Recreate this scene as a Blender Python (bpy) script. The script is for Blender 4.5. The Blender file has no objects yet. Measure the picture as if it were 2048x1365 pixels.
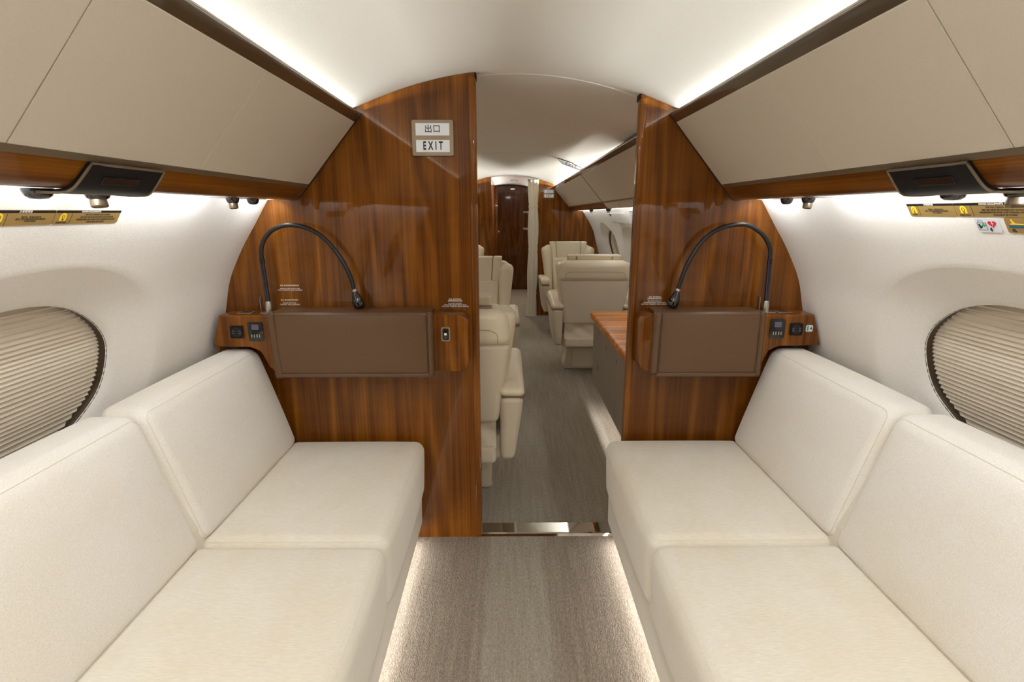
import bpy, bmesh, math, random
from mathutils import Vector, Matrix
random.seed(7)
S = bpy.context.scene
COL = S.collection
PI = math.pi

# ------------------------------------------------------------------ camera, world, light, exposure
cam_d = bpy.data.cameras.new('camera'); cam = bpy.data.objects.new('camera', cam_d); COL.objects.link(cam)
cam_d.sensor_width = 36.0; cam_d.lens = 36.0*1080/2048; cam_d.clip_start = 0.02
cam.location = (-0.03, 0.0, 1.36)
cam.rotation_euler = (PI/2 - math.radians(13.511), 0, -math.radians(0.464))
S.camera = cam
w = bpy.data.worlds.new('world'); S.world = w; w.use_nodes = True
w.node_tree.nodes['Background'].inputs[0].default_value = (0.5, 0.5, 0.5, 1)
w.node_tree.nodes['Background'].inputs[1].default_value = 0.02
S.view_settings.view_transform = 'Standard'; S.view_settings.look = 'None'
S.view_settings.gamma = 1.0; S.view_settings.use_curve_mapping = False
S.view_settings.exposure = 0.3
S.cycles.use_denoising = True
S.cycles.max_bounces = 14; S.cycles.diffuse_bounces = 8; S.cycles.glossy_bounces = 6
S.cycles.sample_clamp_indirect = 6.0
S.cycles.caustics_reflective = False; S.cycles.caustics_refractive = False

def strip_light(name, x, z, y0, y1, dirx, dirz, watts, color, width=0.02, spread=180):
    """an LED tape running along the cabin, shining across it"""
    d = bpy.data.lights.new(name, 'AREA'); d.shape = 'RECTANGLE'; d.size = y1-y0; d.size_y = width
    d.energy = watts; d.color = color; d.spread = math.radians(spread)
    o = bpy.data.objects.new(name, d); COL.objects.link(o)
    dv = Vector((dirx, 0, dirz)).normalized(); zx = -dv; xx = Vector((0, 1, 0)); yx = zx.cross(xx)
    m = Matrix((xx, yx, zx)).transposed().to_4x4(); m.translation = (x, (y0+y1)/2, z)
    o.matrix_world = m
    return o
LED = (.965, 1.0, .985); LED2 = (1.0, .985, .93); COOL = (0.93, 0.97, 1.0); NEUT = (1.0, 0.97, 0.93); WARM = (1.0, 0.9, 0.78); PINK = (1.0, 0.985, 0.965)
for s in (-1, 1):
    strip_light('cove_light', s*.632, 1.682, -2.15, 2.03, -s*1.0, .04, 18, LED, .012, 112)
    strip_light('cove_light', s*.632, 1.655, 2.12, 7.1, -s*1.0, .04, 42, LED2, .012, 112)
    strip_light('wall_wash_light', s*.868, 1.398, -2.15, 2.04, s*.45, -.9, 6, COOL, .03)
    strip_light('wall_wash_light', s*.868, 1.388, 2.12, 7.1, s*.45, -.9, 6, COOL, .03)
    strip_light('passage_cove_light', .10+s*.30, 1.66, 7.3, 9.4, -s*.5, .85, 2.2, NEUT, .02)
    strip_light('divan_toe_light', s*.428, .042, 0.0, 2.02, -s*.75, -.66, 2.1, PINK, .010)
strip_light('credenza_toe_light', .578, .250, 2.2, 3.55, .12, -1.0, 2.6, PINK, .008)

def lamp_light(name, x, y, z, watts, size, color):
    d = bpy.data.lights.new(name, 'AREA'); d.shape = 'DISK'; d.size = size; d.energy = watts; d.color = color
    o = bpy.data.objects.new(name, d); COL.objects.link(o); o.location = (x, y, z); return o
FILL_LAMPS = [(0, .62, 1.8385), (0, -.30, 1.8385), (0, -1.22, 1.8385)]      # unseen headliner lamps, added to brighten the divans
for q in FILL_LAMPS: lamp_light('fill_lamp_light', q[0], q[1], q[2]-.012, 4.0, .16, (1.0, .99, .98))
lamp_light('passage_lamp_light', .07, 8.3, 1.782, 8, .08, WARM)
# ------------------------------------------------------------------ materials
def mat(name, color=(.8,.8,.8), rough=.5, metal=0.0, spec=.5, coat=0.0, emit=None, estr=0.0):
    m = bpy.data.materials.new(name); m.use_nodes = True
    b = m.node_tree.nodes['Principled BSDF']
    b.inputs['Base Color'].default_value = (*color, 1); b.inputs['Roughness'].default_value = rough
    b.inputs['Metallic'].default_value = metal; b.inputs['Specular IOR Level'].default_value = spec
    b.inputs['Coat Weight'].default_value = coat; b.inputs['Coat Roughness'].default_value = .03
    if emit:
        b.inputs['Emission Color'].default_value = (*emit, 1); b.inputs['Emission Strength'].default_value = estr
    return m
class NT:
    def __init__(s, m):
        s.t = m.node_tree; s.b = s.t.nodes['Principled BSDF']
    def n(s, typ, **kw):
        x = s.t.nodes.new(typ)
        for k, v in kw.items():
            if k in x.inputs.keys() if isinstance(k, str) else False: x.inputs[k].default_value = v
            else: setattr(x, k, v)
        return x
    def l(s, a, b): s.t.links.new(a, b)
    def coords(s, scale=(1,1,1), rot=(0,0,0), loc=(0,0,0)):
        tc = s.n('ShaderNodeTexCoord'); mp = s.n('ShaderNodeMapping')
        mp.inputs['Scale'].default_value = scale; mp.inputs['Rotation'].default_value = rot; mp.inputs['Location'].default_value = loc
        s.l(tc.outputs['Object'], mp.inputs['Vector']); return mp.outputs['Vector']
    def noise(s, vec, scale=1, detail=2, rough=.5, dist=0.0):
        x = s.n('ShaderNodeTexNoise'); x.inputs['Scale'].default_value = scale; x.inputs['Detail'].default_value = detail
        x.inputs['Roughness'].default_value = rough; x.inputs['Distortion'].default_value = dist
        s.l(vec, x.inputs['Vector']); return x.outputs['Fac']
    def math(s, op, a, b=None, clamp=False):
        x = s.n('ShaderNodeMath', operation=op); x.use_clamp = clamp
        for i, v in enumerate((a, b)):
            if v is None: continue
            if isinstance(v, (int, float)): x.inputs[i].default_value = v
            else: s.l(v, x.inputs[i])
        return x.outputs[0]
    def ramp(s, fac, stops, interp='LINEAR'):
        x = s.n('ShaderNodeValToRGB'); e = x.color_ramp.elements; x.color_ramp.interpolation = interp
        while len(e) < len(stops): e.new(.5)
        for i, (p, c) in enumerate(stops): e[i].position = p; e[i].color = (*c, 1)
        s.l(fac, x.inputs['Fac']); return x.outputs['Color']
    def mix(s, fac, a, b, mode='MIX'):
        x = s.n('ShaderNodeMix', data_type='RGBA', blend_type=mode)
        for k, v in ((0, fac), (6, a), (7, b)):
            if isinstance(v, (int, float)): x.inputs[k].default_value = v
            elif isinstance(v, tuple): x.inputs[k].default_value = (*v, 1)
            else: s.l(v, x.inputs[k])
        return x.outputs[2]
    def bump(s, h, strength=.2, dist=.002):
        x = s.n('ShaderNodeBump'); x.inputs['Strength'].default_value = strength; x.inputs['Distance'].default_value = dist
        s.l(h, x.inputs['Height']); s.l(x.outputs['Normal'], s.b.inputs['Normal'])

def walnut(name, axis='z', bright=1.0, seed=0.0, freq=1.0, rough=.35, tint=None):
    """lacquered walnut veneer, grain along one axis, with cathedral figure"""
    m = mat(name, rough=rough, coat=1.0); t = NT(m)
    t.b.inputs['Specular IOR Level'].default_value = .12; t.b.inputs['Coat Weight'].default_value = .55
    along, ac, fine = .22, 2.0*freq, 190.0
    def sc(a, b): return {'z': (b, b, a), 'y': (b, a, b), 'x': (a, b, b)}[axis]
    v1 = t.coords(sc(along, ac), loc=(seed, seed*1.7, seed*.6))
    big = t.noise(v1, 1.5, 3, .5, .2)
    rings = t.math('ADD', t.math('MULTIPLY', t.math('SINE', t.math('MULTIPLY', big, 70.0*freq)), .5), .5)
    v2 = t.coords(sc(1.2, fine), loc=(seed, 0, seed))
    fineg = t.noise(v2, 1.0, 4, .65)
    v3 = t.coords(sc(.30, 38), loc=(seed*2, seed, 0))
    mid = t.noise(v3, 1.0, 3, .6)
    v5 = t.coords(sc(30, 6), loc=(seed, 0, 0)); curl = t.noise(v5, 1.0, 1)
    f = t.math('ADD', t.math('MULTIPLY', t.math('POWER', rings, 1.4), .13), t.math('ADD', t.math('MULTIPLY', fineg, .40), t.math('ADD', t.math('MULTIPLY', mid, .34), t.math('MULTIPLY', curl, .06))))
    k = bright
    c = t.ramp(f, [(.28, (.085*k, .024*k, .0025*k)), (.40, (.178*k, .055*k, .0045*k)), (.49, (.250*k, .081*k, .0070*k)), (.62, (.36*k, .130*k, .013*k))])
    v4 = t.coords(sc(.5, 1.3), loc=(0, seed, seed)); blot = t.noise(v4, 1.2, 2)
    c = t.mix(t.ramp(blot, [(.35, (.0,)*3), (.7, (.5,)*3)]), c, t.mix(1.0, c, (.55, .48, .42), 'MULTIPLY'))
    if tint: c = t.mix(1.0, c, tint, 'MULTIPLY')
    t.l(c, t.b.inputs['Base Color'])
    return m
def fabric(name, color, amp=.10, scale=(420, 120, 420), bump=.25, rough=.9, dist=.0012, stain=None, sheen=.3):
    m = mat(name, color, rough, spec=.2); t = NT(m)
    t.b.inputs['Sheen Weight'].default_value = sheen
    n1 = t.noise(t.coords(scale), 1, 2, .6); n2 = t.noise(t.coords((5, 3, 5)), 1, 3, .6)
    c = t.mix(t.ramp(n1, [(.3, (0,)*3), (.7, (1,)*3)]), tuple(x*(1-amp) for x in color), tuple(min(1, x*(1+amp*.6)) for x in color))
    if stain:
        c = t.mix(t.ramp(n2, [(.42, (0,)*3), (.72, (.55,)*3)]), c, t.mix(1.0, c, stain, 'MULTIPLY'))
    t.l(c, t.b.inputs['Base Color']); t.bump(n1, bump, dist)
    return m
def leather(name, color, rough=.42, bump=.06, spec=.45):
    m = mat(name, color, rough, spec=spec); t = NT(m)
    v = t.n('ShaderNodeTexVoronoi'); v.inputs['Scale'].default_value = 420; t.l(t.coords(), v.inputs['Vector'])
    n = t.noise(t.coords((3, 3, 3)), 1, 3)
    c = t.mix(n, tuple(x*.93 for x in color), tuple(min(1, x*1.05) for x in color))
    t.l(c, t.b.inputs['Base Color']); t.bump(v.outputs['Distance'], bump, .0008)
    return m
M = {}
M['wood'] = walnut('walnut_vertical', 'z', .86, 0.0)
M['wood_b'] = walnut('walnut_vertical_second', 'z', .86, 5.3)
M['wood_far'] = walnut('walnut_far', 'z', .95, 9.1)
M['wood_door'] = walnut('walnut_dark_door', 'z', .40, 3.1)
M['wood_edge'] = walnut('walnut_edge', 'z', .9, 2.0, .6)
M['wood_y'] = walnut('walnut_lengthwise', 'y', .72, 4.0, .8)
M['wood_x'] = walnut('walnut_crosswise', 'x', 2.5, 6.0, .9, tint=(1.0, .98, .5)); M['wood_x'].node_tree.nodes['Principled BSDF'].inputs['Coat Weight'].default_value = .35
M['wood_rail'] = mat('rail_dark_lacquer', (.072, .048, .027), .3, coat=1.0)
M['fabric'] = fabric('ivory_chenille', (.795, .748, .645), .075, (50, 420, 300), .4, .92, .0012, (.92, .85, .71))
M['fabric_back'] = fabric('ivory_chenille_back', (.84, .805, .74), .08, (420, 300, 300), .4, .92, .0012, (.96, .91, .81))
M['piping'] = mat('ivory_piping', (.76, .71, .61), .9)
M['headliner'] = fabric('headliner_vinyl', (.80, .775, .72), .03, (300, 300, 300), .15, .75, .001, None, 0.0)
M['sidewall'] = fabric('sidewall_cloth', (.82, .785, .735), .05, (260, 160, 260), .3, .85, .001, None, .1)
M['bin'] = fabric('bin_leather', (.625, .552, .455), .03, (350, 350, 350), .12, .55, .0008, None, 0.0)
M['bin_edge'] = mat('bin_core', (.5, .46, .4), .8)
M['bronze'] = mat('brushed_bronze', (.25, .19, .125), .38, .6)
M['bronze_dark'] = mat('dark_bronze', (.11, .08, .055), .35, .8)
M['gold'] = mat('satin_brass', (.36, .28, .19), .4, .6)
M['nickel'] = mat('brushed_nickel', (.55, .52, .47), .3, 1.0)
M['chrome'] = mat('polished_steel', (.78, .77, .75), .04, 1.0)
M['black'] = mat('black_plastic', (.010, .010, .011), .35)
M['black_gloss'] = mat('black_gloss', (.006, .006, .007), .1, coat=.6)
M['black_matte'] = mat('black_matte', (.008, .008, .009), .5, spec=.25)
M['pole_blue'] = mat('dark_blue_tube', (.007, .009, .024), .22, coat=.6)
M['leather_brown'] = leather('brown_leather', (.128, .066, .030), .36)
M['stitch'] = mat('brown_stitch', (.08, .045, .024), .7)
M['leather_cream'] = leather('cream_leather', (.72, .63, .46), .40)
M['leather_shell'] = leather('cream_leather_shell', (.64, .555, .42), .48)
M['cream_seam'] = mat('cream_seam', (.36, .30, .21), .7)
M['laminate'] = fabric('taupe_laminate', (.30, .245, .185), .10, (60, 60, 500), .1, .45, .0006, None, 0.0)
M['white_sign'] = mat('sign_white', (.80, .82, .85), .35, emit=(.85, .88, 1.0), estr=.10)
M['ink'] = mat('dark_ink', (.03, .018, .014), .6)
M['ink_grey'] = mat('grey_ink', (.16, .16, .16), .6)
M['white_ink'] = mat('white_ink', (.80, .79, .76), .6)
M['placard_gold'] = mat('placard_gold', (.40, .26, .085), .38, .35)
M['placard_yellow'] = mat('placard_yellow', (.90, .58, .02), .5)
M['placard_white'] = mat('placard_white', (.68, .69, .72), .35)
M['red'] = mat('red_ink', (.65, .03, .03), .5)
M['green'] = mat('green_ink', (.02, .38, .16), .5)
M['navy'] = mat('navy_ink', (.03, .10, .17), .5)
M['screen'] = mat('small_display', (.07, .065, .09), .15, emit=(.35, .3, .45), estr=.08)
M['slot'] = mat('dark_display', (.022, .010, .008), .2)
M['lens'] = mat('light_lens', (.9, .9, .9), .5, emit=(.95, .98, 1.0), estr=2.2)
M['shade'] = fabric('pleated_shade', (.80, .71, .58), .03, (30, 4, 30), .0, .8, .001, None, 0.0)
M['curtain'] = fabric('curtain_cloth', (.74, .68, .55), .05, (200, 200, 60), .2, .9, .001, None, .2)
# glass pane of the windows: clear with surface reflection
g = bpy.data.materials.new('window_glass'); g.use_nodes = True; nt = g.node_tree; nt.nodes.clear()
o_ = nt.nodes.new('ShaderNodeOutputMaterial'); mx = nt.nodes.new('ShaderNodeMixShader'); tr = nt.nodes.new('ShaderNodeBsdfTransparent')
gl = nt.nodes.new('ShaderNodeBsdfGlossy'); gl.inputs['Roughness'].default_value = .03; fr = nt.nodes.new('ShaderNodeLayerWeight'); fr.inputs[0].default_value = .5; pw_ = nt.nodes.new('ShaderNodeMath'); pw_.operation = 'POWER'; pw_.inputs[1].default_value = 4.0; ml_ = nt.nodes.new('ShaderNodeMath'); ml_.operation = 'MULTIPLY_ADD'; ml_.inputs[1].default_value = .6; ml_.inputs[2].default_value = .09; nt.links.new(fr.outputs['Facing'], pw_.inputs[0]); nt.links.new(pw_.outputs[0], ml_.inputs[0])
nt.links.new(ml_.outputs[0], mx.inputs[0]); nt.links.new(tr.outputs[0], mx.inputs[1]); nt.links.new(gl.outputs[0], mx.inputs[2]); nt.links.new(mx.outputs[0], o_.inputs[0])
tr.inputs[0].default_value = (.98, .98, .98, 1)
M['glass'] = g
# carpet
m = mat('loop_carpet', rough=.95, spec=.1); t = NT(m)
cx = t.n('ShaderNodeTexCoord'); sx = t.n('ShaderNodeSeparateXYZ'); t.l(cx.outputs['Object'], sx.inputs[0])
n1 = t.noise(t.coords((150, 60, 1)), 1, 3, .7); n2 = t.noise(t.coords((340, 340, 1)), 1, 1); n3 = t.noise(t.coords((60, 3, 1)), 1, 3, .7)
n4 = t.noise(t.coords((6, 6, 1)), 1, 2)
v = t.n('ShaderNodeTexVoronoi'); v.inputs['Scale'].default_value = 1.0; t.l(t.coords((240, 170, 1)), v.inputs['Vector'])
f = t.math('ADD', t.math('MULTIPLY', n1, .5), t.math('ADD', t.math('MULTIPLY', n2, .5), t.math('MULTIPLY', n3, .3)))
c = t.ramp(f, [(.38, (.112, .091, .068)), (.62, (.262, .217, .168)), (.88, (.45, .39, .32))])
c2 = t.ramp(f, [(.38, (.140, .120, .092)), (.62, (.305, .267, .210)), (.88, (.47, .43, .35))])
fore = t.math('MULTIPLY', t.math('GREATER_THAN', sx.outputs['Y'], 2.1), .37)  # lane widened forward: pile nap, plus the greyer light there painted into the colour
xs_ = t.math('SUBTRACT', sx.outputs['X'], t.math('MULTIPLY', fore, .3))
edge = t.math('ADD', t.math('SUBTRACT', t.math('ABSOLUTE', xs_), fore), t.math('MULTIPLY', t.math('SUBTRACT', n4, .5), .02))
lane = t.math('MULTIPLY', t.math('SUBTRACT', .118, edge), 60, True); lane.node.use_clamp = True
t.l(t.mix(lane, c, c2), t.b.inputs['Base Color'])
h = t.math('SUBTRACT', t.math('MULTIPLY', n1, .8), v.outputs['Distance'])
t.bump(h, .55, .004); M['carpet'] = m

# ------------------------------------------------------------------ helpers
ROOTLOC = {}
def tag(o, label=None, cat=None, group=None, kind=None):
    if label: o['label'] = label
    if cat: o['category'] = cat
    if group: o['group'] = group
    if kind: o['kind'] = kind
    return o
def thing(name, label, cat, loc=(0, 0, 0), group=None, kind=None):
    o = bpy.data.objects.new(name, None); COL.objects.link(o); o.location = loc; o.empty_display_size = .05
    ROOTLOC[o] = Vector(loc); return tag(o, label, cat, group, kind)
def rootloc(p):
    while p.parent: p = p.parent
    return ROOTLOC.get(p, Vector((0, 0, 0)))
def obj(name, bm, material, parent=None, smooth=True, label=None, cat=None, group=None, kind=None, angle=40, recalc=True):
    """links a bmesh (world coordinates) as ONE mesh object under parent"""
    if recalc: bmesh.ops.recalc_face_normals(bm, faces=bm.faces)
    if parent is not None:
        bmesh.ops.translate(bm, vec=-rootloc(parent), verts=bm.verts)
    me = bpy.data.meshes.new(name); bm.to_mesh(me); bm.free()
    mats = material if isinstance(material, (list, tuple)) else [material]
    for mm in mats: me.materials.append(M[mm] if isinstance(mm, str) else mm)
    o = bpy.data.objects.new(name, me); COL.objects.link(o)
    if smooth:
        for p in me.polygons: p.use_smooth = True
        me.set_sharp_from_angle(angle=math.radians(angle))
    if parent is not None: o.parent = parent
    return tag(o, label, cat, group, kind)
def copy_tree(o, parent=None):
    c = o.copy(); COL.objects.link(c); c.parent = parent
    for ch in list(o.children): copy_tree(ch, c)
    return c
def box(x0, x1, y0, y1, z0, z1, r=0.0, seg=2, bm=None):
    b = bmesh.new()
    vs = [b.verts.new((x, y, z)) for x in (x0, x1) for y in (y0, y1) for z in (z0, z1)]
    for q in ((0,1,3,2), (4,6,7,5), (0,4,5,1), (2,3,7,6), (0,2,6,4), (1,5,7,3)): b.faces.new([vs[i] for i in q])
    if r > 0: bmesh.ops.bevel(b, geom=b.edges[:], offset=r, segments=seg, profile=.5, affect='EDGES')
    return b
def prism(pts, a0, a1, axis='y', r=0.0, seg=2, caps_only=False):
    """closed polygon in the plane across an axis, extruded from a0 to a1"""
    b = bmesh.new()
    def P(p, a): return {'y': (p[0], a, p[1]), 'x': (a, p[0], p[1]), 'z': (p[0], p[1], a)}[axis]
    lo = [b.verts.new(P(p, a0)) for p in pts]; hi = [b.verts.new(P(p, a1)) for p in pts]
    n = len(pts)
    f0 = b.faces.new(lo); f1 = b.faces.new(hi)
    for i in range(n): b.faces.new((lo[i], lo[(i+1) % n], hi[(i+1) % n], hi[i]))
    if r > 0:
        ed = [e for f in (f0, f1) for e in f.edges] if caps_only else b.edges[:]
        bmesh.ops.bevel(b, geom=ed, offset=r, segments=seg, profile=.5, affect='EDGES')
    return b
def sheet(rows, closed=False):
    """grid surface from rows of points"""
    b = bmesh.new(); V = [[b.verts.new(p) for p in r] for r in rows]
    for i in range(len(V)-1):
        n = len(V[i])
        for j in range(n if closed else n-1):
            b.faces.new((V[i][j], V[i][(j+1) % n], V[i+1][(j+1) % n], V[i+1][j]))
    return b
def slab(rows, thick):
    """a grid surface given thickness (verts offset by vector fn or constant vector)"""
    b = bmesh.new(); R, C = len(rows), len(rows[0])
    A = [[b.verts.new(p) for p in r] for r in rows]
    B = [[b.verts.new(Vector(p)+Vector(thick(i, j) if callable(thick) else thick)) for j, p in enumerate(r)] for i, r in enumerate(rows)]
    for i in range(R-1):
        for j in range(C-1):
            b.faces.new((A[i][j], A[i][j+1], A[i+1][j+1], A[i+1][j])); b.faces.new((B[i][j], B[i+1][j], B[i+1][j+1], B[i][j+1]))
    for i in range(R-1):
        b.faces.new((A[i][0], A[i+1][0], B[i+1][0], B[i][0])); b.faces.new((A[i][-1], B[i][-1], B[i+1][-1], A[i+1][-1]))
    for j in range(C-1):
        b.faces.new((A[0][j], B[0][j], B[0][j+1], A[0][j+1])); b.faces.new((A[-1][j], A[-1][j+1], B[-1][j+1], B[-1][j]))
    return b
def tube(path, r, closed=False, seg=8, caps=True, bm=None):
    b = bm or bmesh.new(); P = [Vector(p) for p in path]; n = len(P)
    T = []
    for i in range(n):
        a = P[(i-1) % n] if (closed or i > 0) else P[i]; c = P[(i+1) % n] if (closed or i < n-1) else P[i]
        T.append((c-a).normalized())
    up = Vector((0, 0, 1)) if abs(T[0].z) < .9 else Vector((1, 0, 0))
    N = (up - T[0]*up.dot(T[0])).normalized(); rings = []
    for i in range(n):
        if i: N = (N - T[i]*N.dot(T[i])).normalized()
        B = T[i].cross(N); rr = r[i] if isinstance(r, (list, tuple)) else r
        rings.append([b.verts.new(P[i]+(N*math.cos(a)+B*math.sin(a))*rr) for a in (2*PI*k/seg for k in range(seg))])
    for i in range(n if closed else n-1):
        A, C = rings[i], rings[(i+1) % n]
        off = 0
        if closed and i == n-1:
            off = min(range(seg), key=lambda k: (A[0].co-C[k].co).length)
        for k in range(seg): b.faces.new((A[k], A[(k+1) % seg], C[(k+1+off) % seg], C[(k+off) % seg]))
    if not closed and caps: b.faces.new(rings[0]); b.faces.new(rings[-1])
    return b
def lathe(prof, loc, axis=(0, 0, 1), seg=24):
    """prof: list of (radius, height) along axis"""
    b = bmesh.new(); A = Vector(axis).normalized(); up = Vector((1, 0, 0)) if abs(A.x) < .9 else Vector((0, 1, 0))
    U = (up-A*up.dot(A)).normalized(); W = A.cross(U); L = Vector(loc); rings = []
    for r, h in prof:
        if r < 1e-6: rings.append([b.verts.new(L+A*h)])
        else: rings.append([b.verts.new(L+A*h+(U*math.cos(2*PI*k/seg)+W*math.sin(2*PI*k/seg))*r) for k in range(seg)])
    for a, c in zip(rings, rings[1:]):
        for k in range(seg):
            q = [a[k % len(a)], a[(k+1) % len(a)], c[(k+1) % len(c)], c[k % len(c)]]
            u = []
            for x in q:
                if x not in u: u.append(x)
            if len(u) > 2: b.faces.new(u)
    for rg in (rings[0], rings[-1]):
        if len(rg) > 2: b.faces.new(rg)
    return b
class Puff:
    """rounded, slightly bulging cushion filling a hexahedron; corners c[(sx,sy,sz)] with s in (-1,1)"""
    def __init__(s, c, r, bulge=(0, 0, 0), n=8, k=4):
        s.c = {q: Vector(p) for q, p in c.items()}; s.r, s.bulge = r, bulge
        def L(ax):
            tot = 0
            for a in (-1, 1):
                for b in (-1, 1):
                    q = [a, b]; lo = tuple(q[:ax]+[-1]+q[ax:]); hi = tuple(q[:ax]+[1]+q[ax:])
                    tot += (s.c[hi]-s.c[lo]).length
            return tot/8
        s.h = [L(0), L(1), L(2)]; s.n, s.k = n, k
    def warp(s, p):
        u = [max(-1.2, min(1.2, p[i]/s.h[i])) for i in range(3)]
        bl = []
        for i in range(3):
            j, k = (i+1) % 3, (i+2) % 3
            bl.append(s.bulge[i]*u[i]*max(0, 1-abs(u[j])**3)*max(0, 1-abs(u[k])**3)/s.h[i])
        u = [u[i]+bl[i] for i in range(3)]
        out = Vector((0, 0, 0))
        for q, cp in s.c.items():
            w = 1
            for i in range(3): w *= (1+q[i]*u[i])/2
            out += cp*w
        return out
    def rnd(s, p):
        q = [max(-(s.h[i]-s.r), min(s.h[i]-s.r, p[i])) for i in range(3)]
        d = Vector([p[i]-q[i] for i in range(3)])
        if d.length > 1e-9: d = d.normalized()*s.r
        return Vector(q)+d
    def mesh(s):
        b = bmesh.new(); co = []
        for i in range(3):
            h, r = s.h[i], s.r
            e = [r*math.tan(PI/4*a/s.k) for a in range(1, s.k+1)]
            inner = [-(h-r)+2*(h-r)*a/s.n for a in range(s.n+1)]
            co.append([-(h-r)-x for x in reversed(e)]+inner+[(h-r)+x for x in e])
        N = len(co[0])-1; V = {}
        def vert(i, j, k):
            q = (i, j, k)
            if q not in V: V[q] = b.verts.new(s.warp(s.rnd((co[0][i], co[1][j], co[2][k]))))
            return V[q]
        for e in (0, N):
            for i in range(N):
                for j in range(N):
                    b.faces.new((vert(e, i, j), vert(e, i+1, j), vert(e, i+1, j+1), vert(e, i, j+1)))
                    b.faces.new((vert(i, e, j), vert(i+1, e, j), vert(i+1, e, j+1), vert(i, e, j+1)))
                    b.faces.new((vert(i, j, e), vert(i+1, j, e), vert(i+1, j+1, e), vert(i, j+1, e)))
        return b
    def loop(s, axis, sign, ang=45, off=0.0, m=10):
        """a seam line round one face"""
        i, j = (axis+1) % 3, (axis+2) % 3; a = math.radians(ang); pts = []
        R = s.r+off
        quad = [(1, 1, 0), (-1, 1, 90), (-1, -1, 180), (1, -1, 270)]
        for qn, (si, sj, st) in enumerate(quad):
            for t in range(5):
                ph = math.radians(st+90*t/4); p = [0, 0, 0]
                p[axis] = sign*(s.h[axis]-s.r+R*math.sin(a))
                p[i] = si*(s.h[i]-s.r)+R*math.cos(a)*math.cos(ph); p[j] = sj*(s.h[j]-s.r)+R*math.cos(a)*math.sin(ph)
                pts.append(p)
            n2 = quad[(qn+1) % 4]; q = pts[-1]; ph = math.radians(n2[2]); e = [0, 0, 0]; e[axis] = q[axis]
            e[i] = n2[0]*(s.h[i]-s.r)+R*math.cos(a)*math.cos(ph); e[j] = n2[1]*(s.h[j]-s.r)+R*math.cos(a)*math.sin(ph)
            for t in range(1, m): pts.append([q[x]+(e[x]-q[x])*t/m for x in range(3)])
        return [s.warp(p) for p in pts]
def hexa(x0, x1, y0, y1, z0, z1):
    return {(a, b, c): ((x0, x1)[(a+1)//2], (y0, y1)[(b+1)//2], (z0, z1)[(c+1)//2]) for a in (-1, 1) for b in (-1, 1) for c in (-1, 1)}
def pbox(x0, x1, y0, y1, z0, z1, r, bulge=(0, 0, 0), n=4, k=3): return Puff(hexa(x0, x1, y0, y1, z0, z1), r, bulge, n, k).mesh()
def frame_mat(right, up, loc):
    R = Vector(right).normalized(); U = Vector(up).normalized(); N = R.cross(U).normalized(); U = N.cross(R)
    m = Matrix((R, U, N)).transposed().to_4x4(); m.translation = loc; return m
def text(body, size, mtx, material, parent, align='CENTER', wx=1.0, bold=0.0, spacing=1.0, line=1.0, name='lettering', label=None):
    d = bpy.data.curves.new(name, 'FONT'); d.body = body; d.size = size; d.align_x = align; d.align_y = 'CENTER'
    d.extrude = .00006; d.offset = bold; d.space_character = spacing; d.space_line = line; d.resolution_u = 3
    d.materials.append(M[material]); o = bpy.data.objects.new(name, d); COL.objects.link(o)
    mm = mtx @ Matrix.Diagonal((wx, 1, 1, 1))
    if parent is not None:
        o.parent = parent; mm = Matrix.Translation(-rootloc(parent)) @ mm
    o.matrix_local = mm
    if label: o['label'] = label
    return o
def flat(pts2, mtx, h=.0006, r=0):
    """a thin printed or cut shape lying in a local frame"""
    b = prism(pts2, 0, h, 'z'); bmesh.ops.transform(b, matrix=mtx, verts=b.verts); return b
def rrect(w, h, r, seg=4, cx=0, cy=0):
    out = []
    for sx, sy, st in ((1, 1, 0), (-1, 1, 90), (-1, -1, 180), (1, -1, 270)):
        for k in range(seg+1):
            a = math.radians(st+90*k/seg); out.append((cx+sx*(w/2-r)+r*math.cos(a), cy+sy*(h/2-r)+r*math.sin(a)))
    return out
def lerp(a, b, t): return a+(b-a)*t
def interp(x, xs, ys):
    if x <= xs[0]: return ys[0]
    for i in range(len(xs)-1):
        if x <= xs[i+1]: return lerp(ys[i], ys[i+1], (x-xs[i])/(xs[i+1]-xs[i]))
    return ys[-1]
def catmull(pts, n):
    """smooth polyline through points"""
    P = [Vector(p) for p in pts]; P = [2*P[0]-P[1]]+P+[2*P[-1]-P[-2]]; out = []
    for i in range(1, len(P)-2):
        for k in range(n):
            t = k/n; a, b, c, d = P[i-1:i+3]
            out.append(.5*((2*b)+(c-a)*t+(2*a-5*b+4*c-d)*t*t+(3*b-a-3*c+d)*t**3))
    out.append(P[-2]); return out

# ------------------------------------------------------------------ the cabin's section
_w = catmull([(0, .93, 0.0), (0, 1.05, .20), (0, 1.15, .45), (0, 1.185, .70), (0, 1.157, .842), (0, 1.117, .985), (0, 1.088, 1.10), (0, 1.045, 1.19), (0, 1.010, 1.25), (0, .970, 1.31), (0, .915, 1.396), (0, .86, 1.47)], 8)
WZ = [p.z for p in _w]; WX = [p.y for p in _w]
def wall_x(z): return interp(z, WZ, WX)
YB, YF, YD, YR = 2.06, 7.14, 9.63, -2.2      # near partition, far partition, door, rear wall
def drop(y): return 0.0 if y < 2.1 else .035*min(1, (y-2.1)/5.04)
def ceil_z(x):
    a = abs(x)
    return 1.844-.387*a*a if a < .578 else 1.7148+(a-.578)*.22

# floor
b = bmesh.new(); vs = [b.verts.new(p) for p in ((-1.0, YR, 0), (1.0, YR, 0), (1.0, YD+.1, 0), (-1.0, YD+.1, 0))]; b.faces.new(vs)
obj('floor', b, 'carpet', label='taupe loop carpet running the length of the cabin, paler lane down the middle', cat='floor', kind='structure')
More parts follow.
